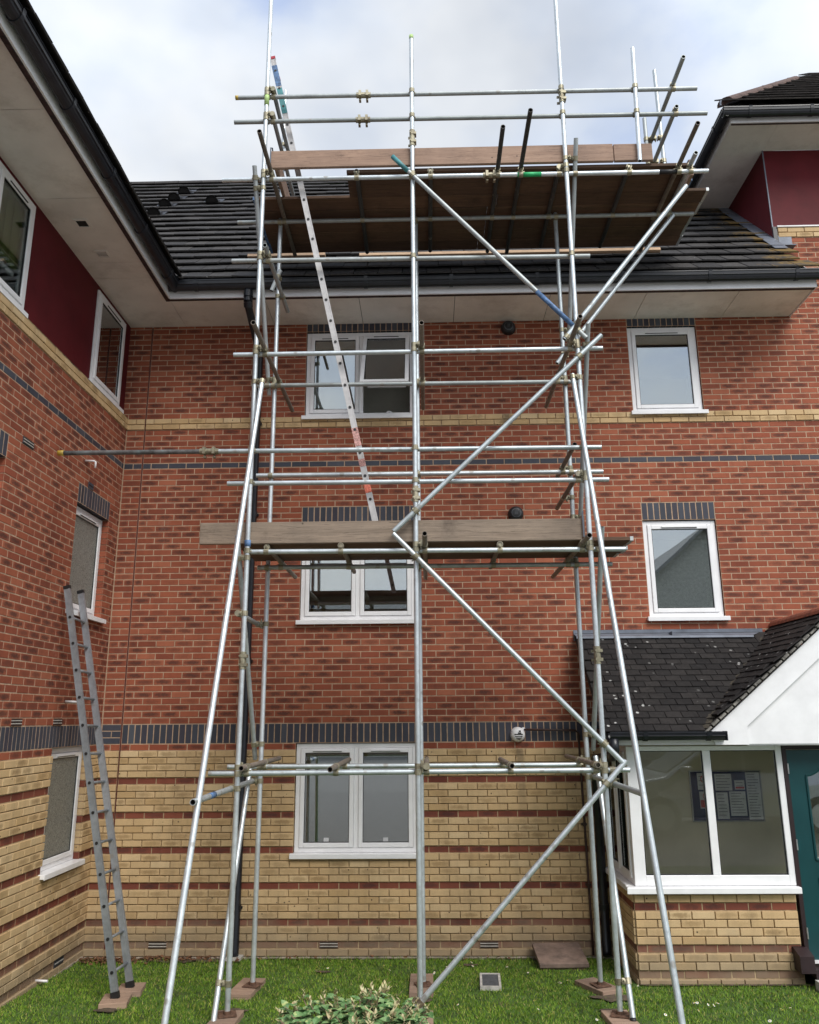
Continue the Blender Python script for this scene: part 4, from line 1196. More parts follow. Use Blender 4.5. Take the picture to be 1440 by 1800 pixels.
# notice board inside the porch
nb = thing('noticeboard', 'blue noticeboard pinned with papers and red no smoking signs inside the porch', 'noticeboard', (6.82, -0.041, 1.384))
k = MB(); k.box(0, 0.78, -0.018, 0.0, 0, 0.525); build('backboard', k, ['navy'], nb)
k = MB()
for q in ((-0.012, 0, -0.012, 0.537), (0.78, 0.792, -0.012, 0.537), (0, 0.78, -0.012, 0), (0, 0.78, 0.525, 0.537)): k.box(q[0], q[1], -0.024, 0, q[2], q[3])
build('board_frame', k, ['alu'], nb)
def notice(x0, x1, z0, z1, lines, red=None):
    k = MB(); k.box(x0, x1, -0.0215, -0.0185, z0, z1); o = build('notice', k, ['paper'], nb)
    for i in range(lines):
        l_ = MB(); z = z1 - (z1 - z0) * (i + 0.8) / (lines + 0.8)
        l_.box(x0 + 0.015, x1 - 0.015 - random.uniform(0, 0.35) * (x1 - x0 - 0.03), -0.0232, -0.022, z, z + 0.006); build('text_line', l_, ['ink'], o)
    if red:
        l_ = MB(); l_.box(x0 + 0.006, x1 - 0.006, -0.0232, -0.022, red[0], red[1]); build('red_block', l_, ['sign_red'], o)
    return o
def no_smoking(x, z, r, parent):
    k = MB()
    for i in range(24):
        t0, t1 = 2 * PI * i / 24, 2 * PI * (i + 1) / 24
        k.face([(x + r * math.cos(t0), -0.024, z + r * math.sin(t0)), (x + r * math.cos(t1), -0.024, z + r * math.sin(t1)), (x + r * 0.78 * math.cos(t1), -0.024, z + r * 0.78 * math.sin(t1)), (x + r * 0.78 * math.cos(t0), -0.024, z + r * 0.78 * math.sin(t0))])
    d = r * 0.62
    k.box(-r * 0.85, r * 0.85, -0.0245, -0.0236, -r * 0.10, r * 0.10, 0, Matrix.Translation((x, 0, z)) @ Matrix.Rotation(R(45), 4, 'Y'))
    build('prohibition_ring', k, ['sign_red'], parent)
    c_ = MB(); c_.box(x - r * 0.5, x + r * 0.42, -0.0236, -0.0225, z - r * 0.10, z + r * 0.10); build('cigarette', c_, ['ink'], parent)
n_ = notice(0.075, 0.225, 0.33, 0.51, 3); no_smoking(0.15, 0.445, 0.042, n_)
n_ = notice(0.085, 0.225, 0.13, 0.31, 0, (0.14, 0.22)); no_smoking(0.155, 0.262, 0.036, n_)
notice(0.27, 0.46, 0.32, 0.50, 5); notice(0.27, 0.40, 0.02, 0.30, 7); notice(0.42, 0.60, 0.05, 0.31, 8)
notice(0.49, 0.60, 0.33, 0.43, 2, (0.34, 0.36)); notice(0.62, 0.775, 0.01, 0.515, 16)

# ------------------------------------------------------------------ scaffold
scaf = thing('scaffold', 'tall tube and board scaffold tower with two timber platforms in front of the brick block', 'scaffolding', (3.75, -1.75, 0.0))
SO = Vector((3.75, -1.75, 0.0))
TUBES = []
TR = 0.0242
def tube(name, p0, p1, mat='galv', couple=True, label=None):
    p0, p1 = Vector(p0), Vector(p1); d = p1 - p0; L = d.length
    mb = MB(); segs = 14; i = 0
    mb.cyl((0, 0, 0), (0, 0, L), TR, segs, 0, caps=False)
    for z, s in ((0, 1), (L, -1)):
        for k in range(segs):
            t0, t1 = 2 * PI * k / segs, 2 * PI * (k + 1) / segs
            ri = TR * 0.80
            o0, o1 = (TR * math.cos(t0), TR * math.sin(t0), z), (TR * math.cos(t1), TR * math.sin(t1), z)
            i0, i1 = (ri * math.cos(t0), ri * math.sin(t0), z), (ri * math.cos(t1), ri * math.sin(t1), z)
            j0, j1 = (i0[0], i0[1], z + s * 0.06), (i1[0], i1[1], z + s * 0.06)
            mb.face([o0, i0, i1, o1], 0); mb.face([i0, j0, j1, i1], 1)
        mb.face([(TR * 0.8 * math.cos(2 * PI * k / segs), TR * 0.8 * math.sin(2 * PI * k / segs), z + s * 0.06) for k in range(segs)], 1)
    o = build(name, mb, [mat, 'gap'], scaf, smooth=True, loc=p0 - SO)
    o.rotation_mode = 'QUATERNION'; o.rotation_quaternion = d.to_track_quat('Z', 'Y')
    if label: o['label'] = label
    if couple: TUBES.append((p0, p1, o))
    return o
def band(o, name, z0, z1, mat, r=TR * 1.03):
    mb = MB(); mb.cyl((0, 0, z0), (0, 0, z1), r, 14, 0)
    return build(name, mb, [mat], o, smooth=True)

AF, AB = (2.135, -2.2), (2.160, -1.30)
BF, BB = (3.755, -2.2), (3.775, -1.28)
CF_, CB = (5.415, -2.2), (5.435, -1.30)
def zg(y): return gz(0, y) + 0.052
STD = [(AF, 11.9, 'galv'), (AB, 10.15, 'galv'), (BF, 10.03, 'galv'), (BB, 8.62, 'galv'), (CF_, 11.9, 'galv'), (CB, 8.62, 'galv')]
stds = []
for (x, y), zt, m in STD:
    t = tube('upright_tube', (x, y, zg(y) + 0.008), (x, y, zt), m); stds.append(t)
    bp = MB(); bp.box(-0.075, 0.075, -0.075, 0.075, 0, 0.006, 0, Matrix.Rotation(random.uniform(-0.4, 0.8), 4, 'Z')); bp.cyl((0, 0, 0.006), (0, 0, 0.03), 0.032, 12)
    build('base_plate', bp, ['rust'], scaf, loc=Vector((x, y, zg(y))) - SO)
# sleeves on the uprights
def sleeve_on(o, z, mat='coupler', ln=0.16):
    mb = MB(); mb.cyl((0, 0, z - ln / 2), (0, 0, z + ln / 2), TR + 0.007, 12)
    for s in (-0.25, 0.25):
        mb.cyl((0.02, -0.055, z + s * ln), (0.02, 0.05, z + s * ln), 0.008, 6); mb.box(0.0, 0.045, -0.062, -0.048, z + s * ln - 0.012, z + s * ln + 0.012)
        mb.box(-0.045, 0.02, -0.034, 0.034, z + s * ln - 0.014, z + s * ln + 0.014)
    return build('sleeve_coupler', mb, [mat], o)
sleeve_on(stds[0], 2.92); sleeve_on(stds[4], 2.94); sleeve_on(stds[2], 4.50); sleeve_on(stds[2], 8.55, ln=0.2); sleeve_on(stds[4], 9.05); sleeve_on(stds[1], 4.32, 'lime_tape', 0.30)
band(stds[0], 'tape', 9.02, 9.20, 'lime_tape', TR * 1.12); band(stds[0], 'tape', 4.0, 4.06, 'blue_tape', TR * 1.25); band(stds[2], 'tape', 9.87, 9.92, 'lime_tape')

YF_, YB_ = -2.150, -1.350
LEDG = [('guard_rail', 1.773, 6.929, YF_, 9.31, 9.293, 'galv_dull'), ('guard_rail', 1.769, 7.01, YF_, 8.985, 8.965, 'galv_dull'),
        ('ledger_tube', 1.672, 6.95, YF_, 8.24, 8.228, 'galv'), ('ledger_tube', 1.826, 5.614, YF_, 7.245, 7.225, 'galv_dull'),
        ('ledger_tube', 1.895, 5.676, YF_, 6.16, 6.167, 'galv'), ('ledger_tube', 1.70, 5.595, YF_, 5.117, 5.104, 'galv'),
        ('ledger_tube', 1.898, 5.645, YF_, 4.78, 4.770, 'galv'), ('ledger_tube', 2.10, 5.754, YF_, 4.09, 4.075, 'galv'),
        ('ledger_tube', 1.861, 5.648, YF_, 2.049, 2.061, 'galv'),
        ('ledger_tube', 1.913, 5.594, YB_, 6.162, 6.150, 'galv_dull'), ('ledger_tube', 2.007, 5.778, YB_, 5.104, 5.097, 'galv'),
        ('ledger_tube', 2.06, 5.806, YB_, 4.083, 4.078, 'galv_dull'), ('ledger_tube', 1.837, 5.336, YB_, 2.063, 2.064, 'galv'),
        ('ledger_tube', 1.657, 7.047, YB_, 8.255, 8.252, 'galv_dull')]
lo = []
for nm, x0, x1, y, z0, z1, m in LEDG: lo.append(tube(nm, (x0, y, z0), (x1, y, z1), m))
wt_ = tube('wall_tie_tube', (0.185, YF_, 5.122), (1.695, YF_, 5.117), 'tie_grey', label='dark stained tube reaching towards the side wing')
band(wt_, 'end_cap', -0.01, 0.05, 'yellow_cap', TR * 1.15)
band(lo[0], 'end_cap', -0.005, 0.03, 'yellow_cap')
sleeve_on(lo[0], 1.44); sleeve_on(lo[1], 1.44); sleeve_on(lo[2], 2.93); sleeve_on(lo[5], 0.0, ln=0.19)
band(lo[2], 'tape', 3.22, 3.48, 'green_tape'); band(lo[2], 'tape', 4.75, 4.98, 'black_rubber_cap')

YT = [('guard_rail', 2.20, -2.21, -0.95, 9.36, 'galv_dull'), ('guard_rail', 2.205, -2.21, -0.79, 9.03, 'galv_dull'),
      ('transom_tube', 2.215, -2.83, -0.57, 8.295, 'galv_brown'), ('transom_tube', 3.145, -2.19, -0.60, 8.295, 'tube_black'), ('transom_tube', 3.95, -2.18, -0.61, 8.295, 'tube_black'),
      ('transom_tube', 4.68, -2.82, -0.57, 8.295, 'tube_black'), ('transom_tube', 4.93, -3.04, -0.54, 8.295, 'tube_black'), ('transom_tube', 5.345, -2.17, -0.66, 8.295, 'tube_black'),
      ('transom_tube', 6.10, -2.18, -0.63, 8.295, 'tube_black'), ('transom_tube', 6.635, -2.81, -0.53, 8.295, 'galv_brown'), ('transom_tube', 6.76, -2.36, -1.28, 8.30, 'galv_dull'),
      ('guard_rail', 6.665, -2.55, -1.22, 9.345, 'galv_dull'), ('guard_rail', 6.665, -2.21, -1.22, 9.015, 'galv_dull'),
      ('transom_tube', 2.215, -2.36, -0.95, 7.295, 'galv_dull'), ('transom_tube', 2.22, -2.745, -0.45, 6.212, 'galv_brown'),
      ('transom_tube', 3.835, -2.68, -0.46, 6.212, 'galv_brown'), ('transom_tube', 5.345, -2.75, -0.45, 6.214, 'galv_brown'), 
      ('transom_tube', 5.345, -2.10, -0.99, 5.155, 'galv_brown'), ('transom_tube', 5.345, -2.18, -0.85, 4.822, 'galv_brown'),
      ('transom_tube', 2.31, -2.12, -0.42, 4.138, 'galv_brown'), ('transom_tube', 3.03, -2.18, -0.72, 4.138, 'galv_brown'), ('transom_tube', 3.84, -2.66, -0.28, 4.135, 'galv_brown'),
      ('transom_tube', 4.56, -2.18, -0.94, 4.133, 'galv_brown'), ('transom_tube', 5.345, -2.53, -0.30, 4.130, 'galv_brown'),
      ('transom_tube', 2.075, -2.22, -1.05, 3.49, 'galv_dull'),
      ('transom_tube', 2.205, -2.38, -0.50, 2.106, 'galv_brown'), ('transom_tube', 3.015, -2.62, -0.92, 2.106, 'galv_brown'), ('transom_tube', 3.83, -2.22, -0.77, 2.106, 'galv_brown'),
      ('transom_tube', 4.585, -2.30, -1.10, 2.108, 'galv_brown'), ('transom_tube', 5.345, -2.27, -0.58, 2.110, 'galv_brown'),
      ('raker_tie', 2.085, -3.42, -0.95, 1.925, 'galv_dull'), ('raker_tie', 5.495, -3.18, -0.75, 1.945, 'galv_dull')]
yo = []
for nm, x, y0, y1, z, m in YT: yo.append(tube(nm, (x, y0, z), (x, y1, z), m))
band(yo[-2], 'tape', 0.45, 0.62, 'blue_tape')
DIA = [('diagonal_brace', (3.700, -2.25, 0.17), (5.600, -2.25, 2.145), 'galv'), ('diagonal_brace', (3.538, -2.252, 4.231), (5.569, -2.252, 2.13), 'galv'),
       ('diagonal_brace', (3.543, -2.25, 4.253), (5.65, -2.25, 6.264), 'galv'), ('diagonal_brace', (3.54, -2.25, 8.419), (5.499, -2.25, 6.235), 'galv_dull'),
       ('cantilever_strut', (5.275, -2.255, 6.221), (6.66, -2.255, 7.975), 'galv'), ('cantilever_strut', (5.339, -1.40, 6.352), (6.79, -1.40, 8.205), 'galv'),
       ('ledger_brace', (2.055, -2.30, 4.22), (2.085, -1.22, 2.13), 'galv_dull'), ('ledger_brace', (2.055, -2.30, 8.30), (2.085, -1.22, 6.10), 'galv_dull'),
       ('ledger_brace', (5.515, -2.30, 4.26), (5.515, -1.22, 2.20), 'galv_dull'), ('ledger_brace', (5.52, -2.30, 8.56), (5.52, -1.24, 6.70), 'galv_dull'), ('ledger_brace', (5.515, -2.30, 6.37), (5.515, -1.24, 4.50), 'galv_dull'),
       ('ledger_brace', (2.052, -2.33, 0.10), (2.065, -1.345, 2.06), 'galv'), ('ledger_brace', (5.492, -2.33, 0.11), (5.510, -1.345, 2.14), 'galv'),
       ('raker_tube', (2.055, -3.83, gz(0, -3.83) + 0.0), (2.212, -2.20, 5.86), 'galv'), ('raker_tube', (5.545, -3.70, gz(0, -3.70) + 0.0), (5.345, -2.20, 5.86), 'galv'),
       ('puncheon_tube', (6.212, -2.2, 8.335), (6.243, -2.2, 9.805), 'galv'), ('puncheon_tube', (6.785, -1.30, 8.27), (6.772, -1.30, 10.33), 'galv'), ('puncheon_tube', (6.60, -1.275, 8.27), (6.60, -1.275, 9.65), 'galv_dull'),
       ('stub_tube', (2.095, -1.36, 7.34), (2.19, -1.36, 7.60), 'galv_dull'), ('stub_tube', (3.735, -1.33, 7.33), (3.745, -1.33, 7.74), 'galv_dull')]
do = []
for nm, a, b_, m in DIA: do.append(tube(nm, a, b_, m))
band(do[3], 'tape', 2.22, 2.75, 'blue_tape'); band(do[3], 'tape', 0.0, 0.26, 'teal_tape')
band(do[12], 'end_cap', -0.005, 0.03, 'black_rubber_cap', TR * 1.1)

# couplers wherever two tubes pass close to each other
cm = MB()
cm.cyl((0, 0, -0.024), (0, 0, 0.024), TR + 0.0065, 12)
cm.box(TR + 0.002, TR + 0.024, -0.022, 0.022, -0.020, 0.020)
cm.cyl((TR + 0.012, -0.045, 0), (TR + 0.012, 0.055, 0), 0.0065, 6); cm.cyl((TR + 0.012, -0.040, 0), (TR + 0.012, -0.022, 0), 0.014, 6); cm.cyl((TR + 0.012, 0.022, 0), (TR + 0.012, 0.036, 0), 0.013, 6)
cme = cm.mesh('coupler', ['coupler'])
def closest(a0, a1, b0, b1):
    u, v, w0 = a1 - a0, b1 - b0, a0 - b0
    a, b, c, d, e_ = u.dot(u), u.dot(v), v.dot(v), u.dot(w0), v.dot(w0)
    den = a * c - b * b
    if den < 1e-4 * a * c: return None
    s, t = (b * e_ - c * d) / den, (a * e_ - b * d) / den
    if not (-0.02 < s < 1.02 and -0.02 < t < 1.02): return None
    s = min(1, max(0, s)); t = min(1, max(0, t))
    return a0 + u * s, b0 + v * t
placed = []
for i in range(len(TUBES)):
    for j in range(i + 1, len(TUBES)):
        r = closest(TUBES[i][0], TUBES[i][1], TUBES[j][0], TUBES[j][1])
        if r is None: continue
        pa, pb = r; dv = pb - pa
        na, nb_ = TUBES[i][2].name.split('.')[0], TUBES[j][2].name.split('.')[0]
        if 'diagonal_brace' in (na, nb_) and 'upright_tube' not in (na, nb_): continue
        if na == nb_ == 'ledger_brace': continue
        if not (0.025 < dv.length < 0.118): continue
        for p, q, T in ((pa, pb, TUBES[i]), (pb, pa, TUBES[j])):
            if any((p - o).length < 0.045 for o in placed): continue
            placed.append(p.copy())
            z = (T[1] - T[0]).normalized(); x = (q - p); x = (x - z * x.dot(z)).normalized(); y = z.cross(x)
            if random.random() < 0.5: x_, y_ = x, y; z_ = z
            else: x_, y_, z_ = x, -y, -z
            mt = Matrix((x_, y_, z_)).transposed().to_4x4(); mt.translation = p - SO
            o = link('coupler', cme, scaf); o.matrix_local = mt

# boards and toe boards
def board(name, x0, x1, y0, y1, z0, z1, mat, band_=None, rot=0.0, label=None):
    cx, cy, cz = (x0 + x1) / 2, (y0 + y1) / 2, (z0 + z1) / 2
    mb = MB(); mb.box(x0 - cx, x1 - cx, y0 - cy, y1 - cy, z0 - cz, z1 - cz)
    o = build(name, mb, [mat], scaf, loc=Vector((cx, cy, cz)) - SO, rot=(0, 0, rot)); bevel(o, 0.004, 1)
    for s in (-1, 1):
        hb = MB(); xe = s * (x1 - x0) / 2
        hb.box(min(xe, xe - s * 0.03) - (0.0015 if s < 0 else 0), max(xe, xe - s * 0.03) + (0.0015 if s > 0 else 0), y0 - cy - 0.0015, y1 - cy + 0.0015, z0 - cz - 0.0015, z1 - cz + 0.0015)
        if band_ and band_[1] == s: build('end_band', hb, [band_[0]], o)
    if label: o['label'] = label
    return o
zb = 8.325
for i in range(7):
    y0 = -2.122 + i * 0.224; y1 = y0 + 0.219; dz = random.uniform(0, 0.006)
    if i < 2:
        board('scaffold_board', 3.03 + random.uniform(-.01, .02), 6.80 + random.uniform(-.02, .01), y0, y1, zb + dz, zb + dz + 0.038, 'board')
    else:
        sp = random.choice((4.55, 4.72, 4.62)); 
        board('scaffold_board', 1.885 + random.uniform(-.01, .03), sp - 0.003, y0, y1, zb + dz, zb + dz + 0.038, 'board', ('blue_tape', -1))
        board('scaffold_board', sp + 0.003, 7.11 + random.uniform(-.02, .02) - (0.0 if i != 4 else 0.02), y0, y1, zb + dz, zb + dz + 0.038, 'board', ('galv_dull', 1))
board('toe_board', 2.195, 5.942, -2.170, -2.130, 8.370, 8.585, 'toe_pink'); board('toe_board', 5.950, 6.366, -2.170, -2.130, 8.370, 8.58, 'toe_pink')
def ytoe(name, x, y0, y1, z0, z1, mat):
    mb = MB(); l = (y1 - y0) / 2
    mb.box(-l, l, -0.019, 0.019, -(z1 - z0) / 2, (z1 - z0) / 2)
    o = build(name, mb, [mat], scaf, loc=Vector((x, (y0 + y1) / 2, (z0 + z1) / 2)) - SO, rot=(0, 0, PI / 2)); bevel(o, 0.004, 1); return o
ytoe('toe_board', 2.255, -2.125, -0.62, 8.375, 8.595, 'toe_pink')
ytoe('toe_board', 6.87, -1.9, -0.70, 8.37, 8.575, 'toe_pink')
for y_ in (-1.72, -0.9):
    mb = MB(); mb.box(-0.012, 0.012, -0.06, 0.06, -0.11, 0.16); build('board_clip', mb, ['blue_tape' if y_ < -1 else 'coupler'], scaf, loc=Vector((6.90, y_, 8.50)) - SO)
zl = 4.166
for i in range(4):
    y0 = -2.120 + i * 0.2145; y1 = y0 + 0.210
    board('scaffold_board', 2.02 + random.uniform(-.02, .02), 5.83 + (0.05 if i > 1 else 0) + random.uniform(-.02, .02), y0, y1, zl, zl + 0.038, 'board', ('galv_dull', 1))
board('toe_board', 1.655, 5.352, -2.168, -2.128, 4.168, 4.380, 'toe_grey')
ytoe('toe_board', 5.375, -2.11, -1.36, 4.207, 4.42, 'toe_pink')
mb = MB(); mb.path([(0, 0, 0), (0, 0, 0.24), (0.01, 0.03, 0.26), (0.01, 0.06, 0.24), (0.01, 0.06, 0.16)], 0.008, 6)
bc = mb.mesh('board_clip', ['lead'])
link('board_clip', bc, scaf, Vector((2.20, -2.19, 8.37)) - SO); link('board_clip', bc, scaf, Vector((5.362, -2.19, 4.19)) - SO)

# sole boards under the base plates
GR_S = 'sole boards under the scaffold legs'
def sole(x, y, w, l, rot, label, group=GR_S, mat='sole', diamond=False):
    z = gz(x, y); mb = MB(); mb.box(-w / 2, w / 2, -l / 2, l / 2, -0.02, 0.044)
    o = build('sole_board', mb, [mat], None, loc=(x, y, z), rot=(math.atan(-0.042) * -1 * -1, 0, rot)); bevel(o, 0.004, 1)
    tag(o, label, 'sole board', group)
    if diamond:
        d = MB(); d.face([(-0.085, -0.10, 0.0455), (0, -0.15, 0.0455), (0.085, -0.10, 0.0455), (0, -0.05, 0.0455)]); build('branded_mark', d, ['rust'], o)
    return o
sole(2.13, -2.32, 0.225, 0.56, 0.0, 'timber sole board under the front left leg of the scaffold')
sole(2.10, -1.28, 0.225, 0.56, -0.06, 'timber sole board under the rear left leg beside the black downpipe')
sole(3.755, -1.17, 0.225, 0.66, 0.0, 'timber sole board with a dark diamond mark under the rear middle leg', diamond=True)
sole(3.75, -2.30, 0.225, 0.50, 0.0, 'timber sole board under the front middle leg, half hidden by the shrub')
sole(5.425, -1.24, 0.225, 0.46, 0.42, 'timber sole board set askew under the rear right leg of the scaffold')
sole(5.41, -2.32, 0.225, 0.56, 0.05, 'timber sole board under the front right leg of the scaffold')
GR_P = 'timber pads under the feet of the leaning ladder'
sole(1.00, -1.685, 0.24, 0.34, 0.2, 'short timber pad under the nearer foot of the grey ladder', GR_P)
sole(1.01, -1.325, 0.23, 0.31, 0.17, 'short timber pad under the foot of the grey ladder closer to the wall', GR_P)

# ------------------------------------------------------------------ ladders
def ladder(name, label, b0, t0, b1, t1, nrung, first, gap, mat, sec=(0.062, 0.026), plugs='black_rubber_cap', extras=None):
    b0, t0, b1, t1 = map(Vector, (b0, t0, b1, t1))
    base = (b0 + b1) / 2
    th_ = thing(name, label, 'ladder', base)
    across = (b1 - b0).normalized()
    L = (t0 - b0).length; up = (t0 - b0).normalized()
    outs = []
    for b_, t_, s in ((b0, t0, -1), (b1, t1, 1)):
        z = (t_ - b_).normalized(); y = (across - z * across.dot(z)).normalized(); x = y.cross(z)
        m4 = Matrix((x, y, z)).transposed().to_4x4(); m4.translation = b_ - base
        mb = MB(); a, c = sec[0] / 2, sec[1] / 2; l = (t_ - b_).length
        mb.box(-a, a, -c, c, 0.03, l - 0.02)
        mb.box(-a - 0.001, -a + 0.010, -c - 0.003, c + 0.003, 0.03, l - 0.02); mb.box(a - 0.010, a + 0.001, -c - 0.003, c + 0.003, 0.03, l - 0.02)
        o = build('stile', mb, [mat], th_); o.matrix_local = m4
        f = MB(); f.box(-a - 0.006, a + 0.006, -c - 0.006, c + 0.006, -0.004, 0.05); build('foot', f, ['black_rubber_cap'], o)
        f = MB(); f.box(-a - 0.004, a + 0.004, -c - 0.005, c + 0.005, l - 0.035, l); build('end_cap', f, [plugs], o)
        for k in range(nrung):
            zz = first + k * gap
            q = MB(); q.cyl((0, s * (c + 0.0005), zz), (0, s * (c + 0.006), zz), 0.015, 10); build('rung_plug', q, ['black_rubber_cap'], o)
        outs.append(o)
        if extras and s == -1:
            for (za, zb_, m) in extras:
                q = MB(); q.box(-a - 0.003, a + 0.003, -c - 0.004, c + 0.004, za, zb_); build('tape', q, [m], o)
    for k in range(nrung):
        d = first + k * gap
        p = b0 + (t0 - b0).normalized() * d; q = b1 + (t1 - b1).normalized() * d
        mb = MB(); v = q - p; n = v.normalized()
        mb.cyl(n * 0.012, v - n * 0.012, 0.0135, 8)
        build('rung', mb, [mat], th_, loc=p - base, smooth=True)
    return th_
LL = math.hypot(3.395 - 2.141, 9.96 - 4.21)
ladder('access_ladder', 'pale aluminium ladder climbing through the hatch between the two scaffold platforms', (3.395, -2.035, 4.21), (2.141, -2.035, 9.96), (3.395, -1.72, 4.21), (2.141, -1.72, 9.96), 23, 0.18, 0.25, 'alu',
       sec=(0.058, 0.024), plugs='red_cap', extras=[(LL - 0.42, LL - 0.13, 'blue_tape'), (LL - 0.80, LL - 0.45, 'teal_tape'), (0.50, 0.62, 'orange_tape'), (0.78, 0.86, 'pink_sticker'), (1.0, 1.2, 'pink_sticker')])
zL = gz(1, -1.67) + 0.048; zR = gz(1, -1.36) + 0.048
ladder('leaning_ladder', 'grey metal ladder leaning against the side wing below the obscured window', (1.0, -1.69, zL), (0.058, -1.405, 3.90), (1.01, -1.34, zR), (0.058, -1.061, 3.904), 13, 0.21, 0.281, 'alu_grey')

# ------------------------------------------------------------------ timber lengths resting on the roof tiles
for x0, x1, d_, lab in ((1.56, 2.58, 2.45, 'short pale timber batten resting on the roof tiles beside the access ladder'), (3.03, 6.92, 2.25, 'long pale timber batten resting on the roof tiles under the upper platform')):
    y, z = slope_point(d_ * GAUGE, 0.085)
    mb = MB(); mb.box(x0 - (x0 + x1) / 2, x1 - (x0 + x1) / 2, -0.03, 0.03, -0.024, 0.024)
    o = build('timber_batten', mb, ['pale_wood'], None, loc=((x0 + x1) / 2, y, z), rot=(PITCH - R(62), 0, 0.0)); bevel(o, 0.003, 1)
    tag(o, lab, 'timber', 'timber battens on the roof')

# ------------------------------------------------------------------ things on the lawn
dc = thing('drain_cover', 'small square grey drain cover in a pale concrete surround on the lawn', 'drain cover', (4.42, -1.06, gz(0, -1.06) + 0.02), -0.05)
mb = MB()
for q in ((-0.10, -0.078, -0.21, 0.21), (0.078, 0.10, -0.21, 0.21), (-0.078, 0.078, -0.21, -0.185), (-0.078, 0.078, 0.185, 0.21)): mb.box(q[0], q[1], q[2], q[3], -0.05, 0.022)
build('surround', mb, ['concrete'], dc); mb = MB(); mb.box(-0.077, 0.077, -0.184, 0.184, -0.04, 0.016); build('lid', mb, ['cover_grey'], dc)
ps = thing('paving_slab', 'brown paving slab lying tilted against the foot of the wall', 'paving slab', (5.21, -0.30, 0.06))
mb = MB(); mb.box(-0.255, 0.255, -0.24, 0.24, -0.022, 0.022); so_ = build('slab', mb, ['paving'], ps, loc=(0, 0, 0.025), rot=(R(10), 0, 0.04)); bevel(so_, 0.006)
mb = MB(); mb.box(-0.22, 0.24, -0.20, -0.12, -0.08, -0.012); mb.box(-0.2, 0.2, 0.10, 0.24, -0.1, 0.03); build('brick_packing', mb, ['brick_red'], ps)

# grass blades, daisies and dead leaves
rng = np.random.default_rng(5)
def blades(n, x0, x1, y0, y1, keep):
    V = []; F = []
    xs_ = rng.uniform(x0, x1, n); ys_ = rng.uniform(y0, y1, n); hs = rng.uniform(0.010, 0.033, n); an = rng.uniform(0, 2 * PI, n); ln = rng.uniform(-0.02, 0.02, (n, 2))
    for x, y, h, a, l in zip(xs_, ys_, hs, an, ln):
        if not keep(x, y): continue
        if -0.35 < y: h *= 1.0 + 0.6 * rng.random()
        z = gz(x, y) - 0.004; wx, wy = 0.0042 * math.cos(a), 0.0042 * math.sin(a); i = len(V)
        V += [(x - wx, y - wy, z), (x + wx, y + wy, z), (x + l[0] * 1.1, y + l[1] * 1.1, z + h)]
        F.append((i, i + 1, i + 2))
    me = bpy.data.meshes.new('grass'); me.from_pydata(V, [], F); me.materials.append(M['grass'])
    o = link('grass', me); tag(o, kind='stuff'); return o
FEET = [(2.13, -2.3), (2.1, -1.28), (3.755, -1.2), (3.75, -2.3), (5.42, -1.25), (5.41, -2.3), (1.0, -1.6), (5.5, -1.55)]
def keep(x, y):
    if x > 5.80 and y > PY - 0.03: return False
    if x < 1.7 and y > -0.16 + 0.06 * math.sin(x * 9): return False
    for cx_, cy_, rr in ((5.50, -1.56, 0.17), (2.13, -1.95, 0.10), (5.41, -1.95, 0.10), (3.75, -1.62, 0.09), (2.10, -0.93, 0.08), (1.02, -1.92, 0.10), (2.75, -0.62, 0.06), (4.25, -0.35, 0.07)):
        if math.hypot((x - cx_) / 1.2, (y - cy_) / 0.7) < rr and rng.random() < 0.8: return False
    if x > 7.55 and y > -2.05: return False
    if 4.95 < x < 5.47 and y > -0.52: return False
    for fx, fy in FEET:
        d_ = math.hypot(x - fx, (y - fy) * 0.8)
        if d_ < 0.27 and rng.random() > (d_ / 0.27) ** 0.8: return False
    return rng.random() < 0.75 + 0.25 * math.sin(x * 3.1) * math.sin(y * 4.3 + x)
blades(130000, 0.0, 8.6, -2.75, -0.03, keep)
fm_ = MB()
for k in range(9):
    t = 2 * PI * k / 9
    a = Vector((math.cos(t), math.sin(t), 0)); b_ = Vector((-math.sin(t), math.cos(t), 0))
    fm_.face([tuple(a * 0.004 - b_ * 0.002), tuple(a * 0.013 - b_ * 0.0045), tuple(a * 0.0145 + b_ * 0.0), tuple(a * 0.013 + b_ * 0.0045), tuple(a * 0.004 + b_ * 0.002)], 0)
fm_.cyl((0, 0, -0.001), (0, 0, 0.004), 0.0052, 8, 1); fm_.cyl((0, 0, -0.045), (0, 0, -0.001), 0.0012, 4, 2)
fme = fm_.mesh('daisy', ['petal', 'flower_eye', 'grass'])
dpos = []
for px_ in range(22):
    x = random.uniform(2.6, 7.4); y = random.uniform(-2.45, -0.35)
    if not (x > 5.7 and y > -1.2): dpos.append((x, y))
for cx_, cy_, n in ((3.3, -0.6, 3), (5.02, -1.05, 4), (6.9, -1.95, 3), (6.2, -1.75, 3), (4.05, -0.45, 3)):
    for k in range(n): dpos.append((cx_ + random.gauss(0, 0.12), cy_ + random.gauss(0, 0.10)))
for x, y in dpos:
    if 2.0 < x < 7.6 and not (x > 5.75 and y > -1.15):
        s = random.uniform(0.65, 1.05)
        o = link('daisy', fme, None, (x, y, gz(x, y) + 0.034), (random.uniform(-0.9, 0.1), random.uniform(-0.3, 0.3), random.uniform(0, 6)), (s, s, 1))
        tag(o, 'tiny white daisy flower growing in the short lawn grass', 'flower', 'daisies in the lawn')
lv = MB()
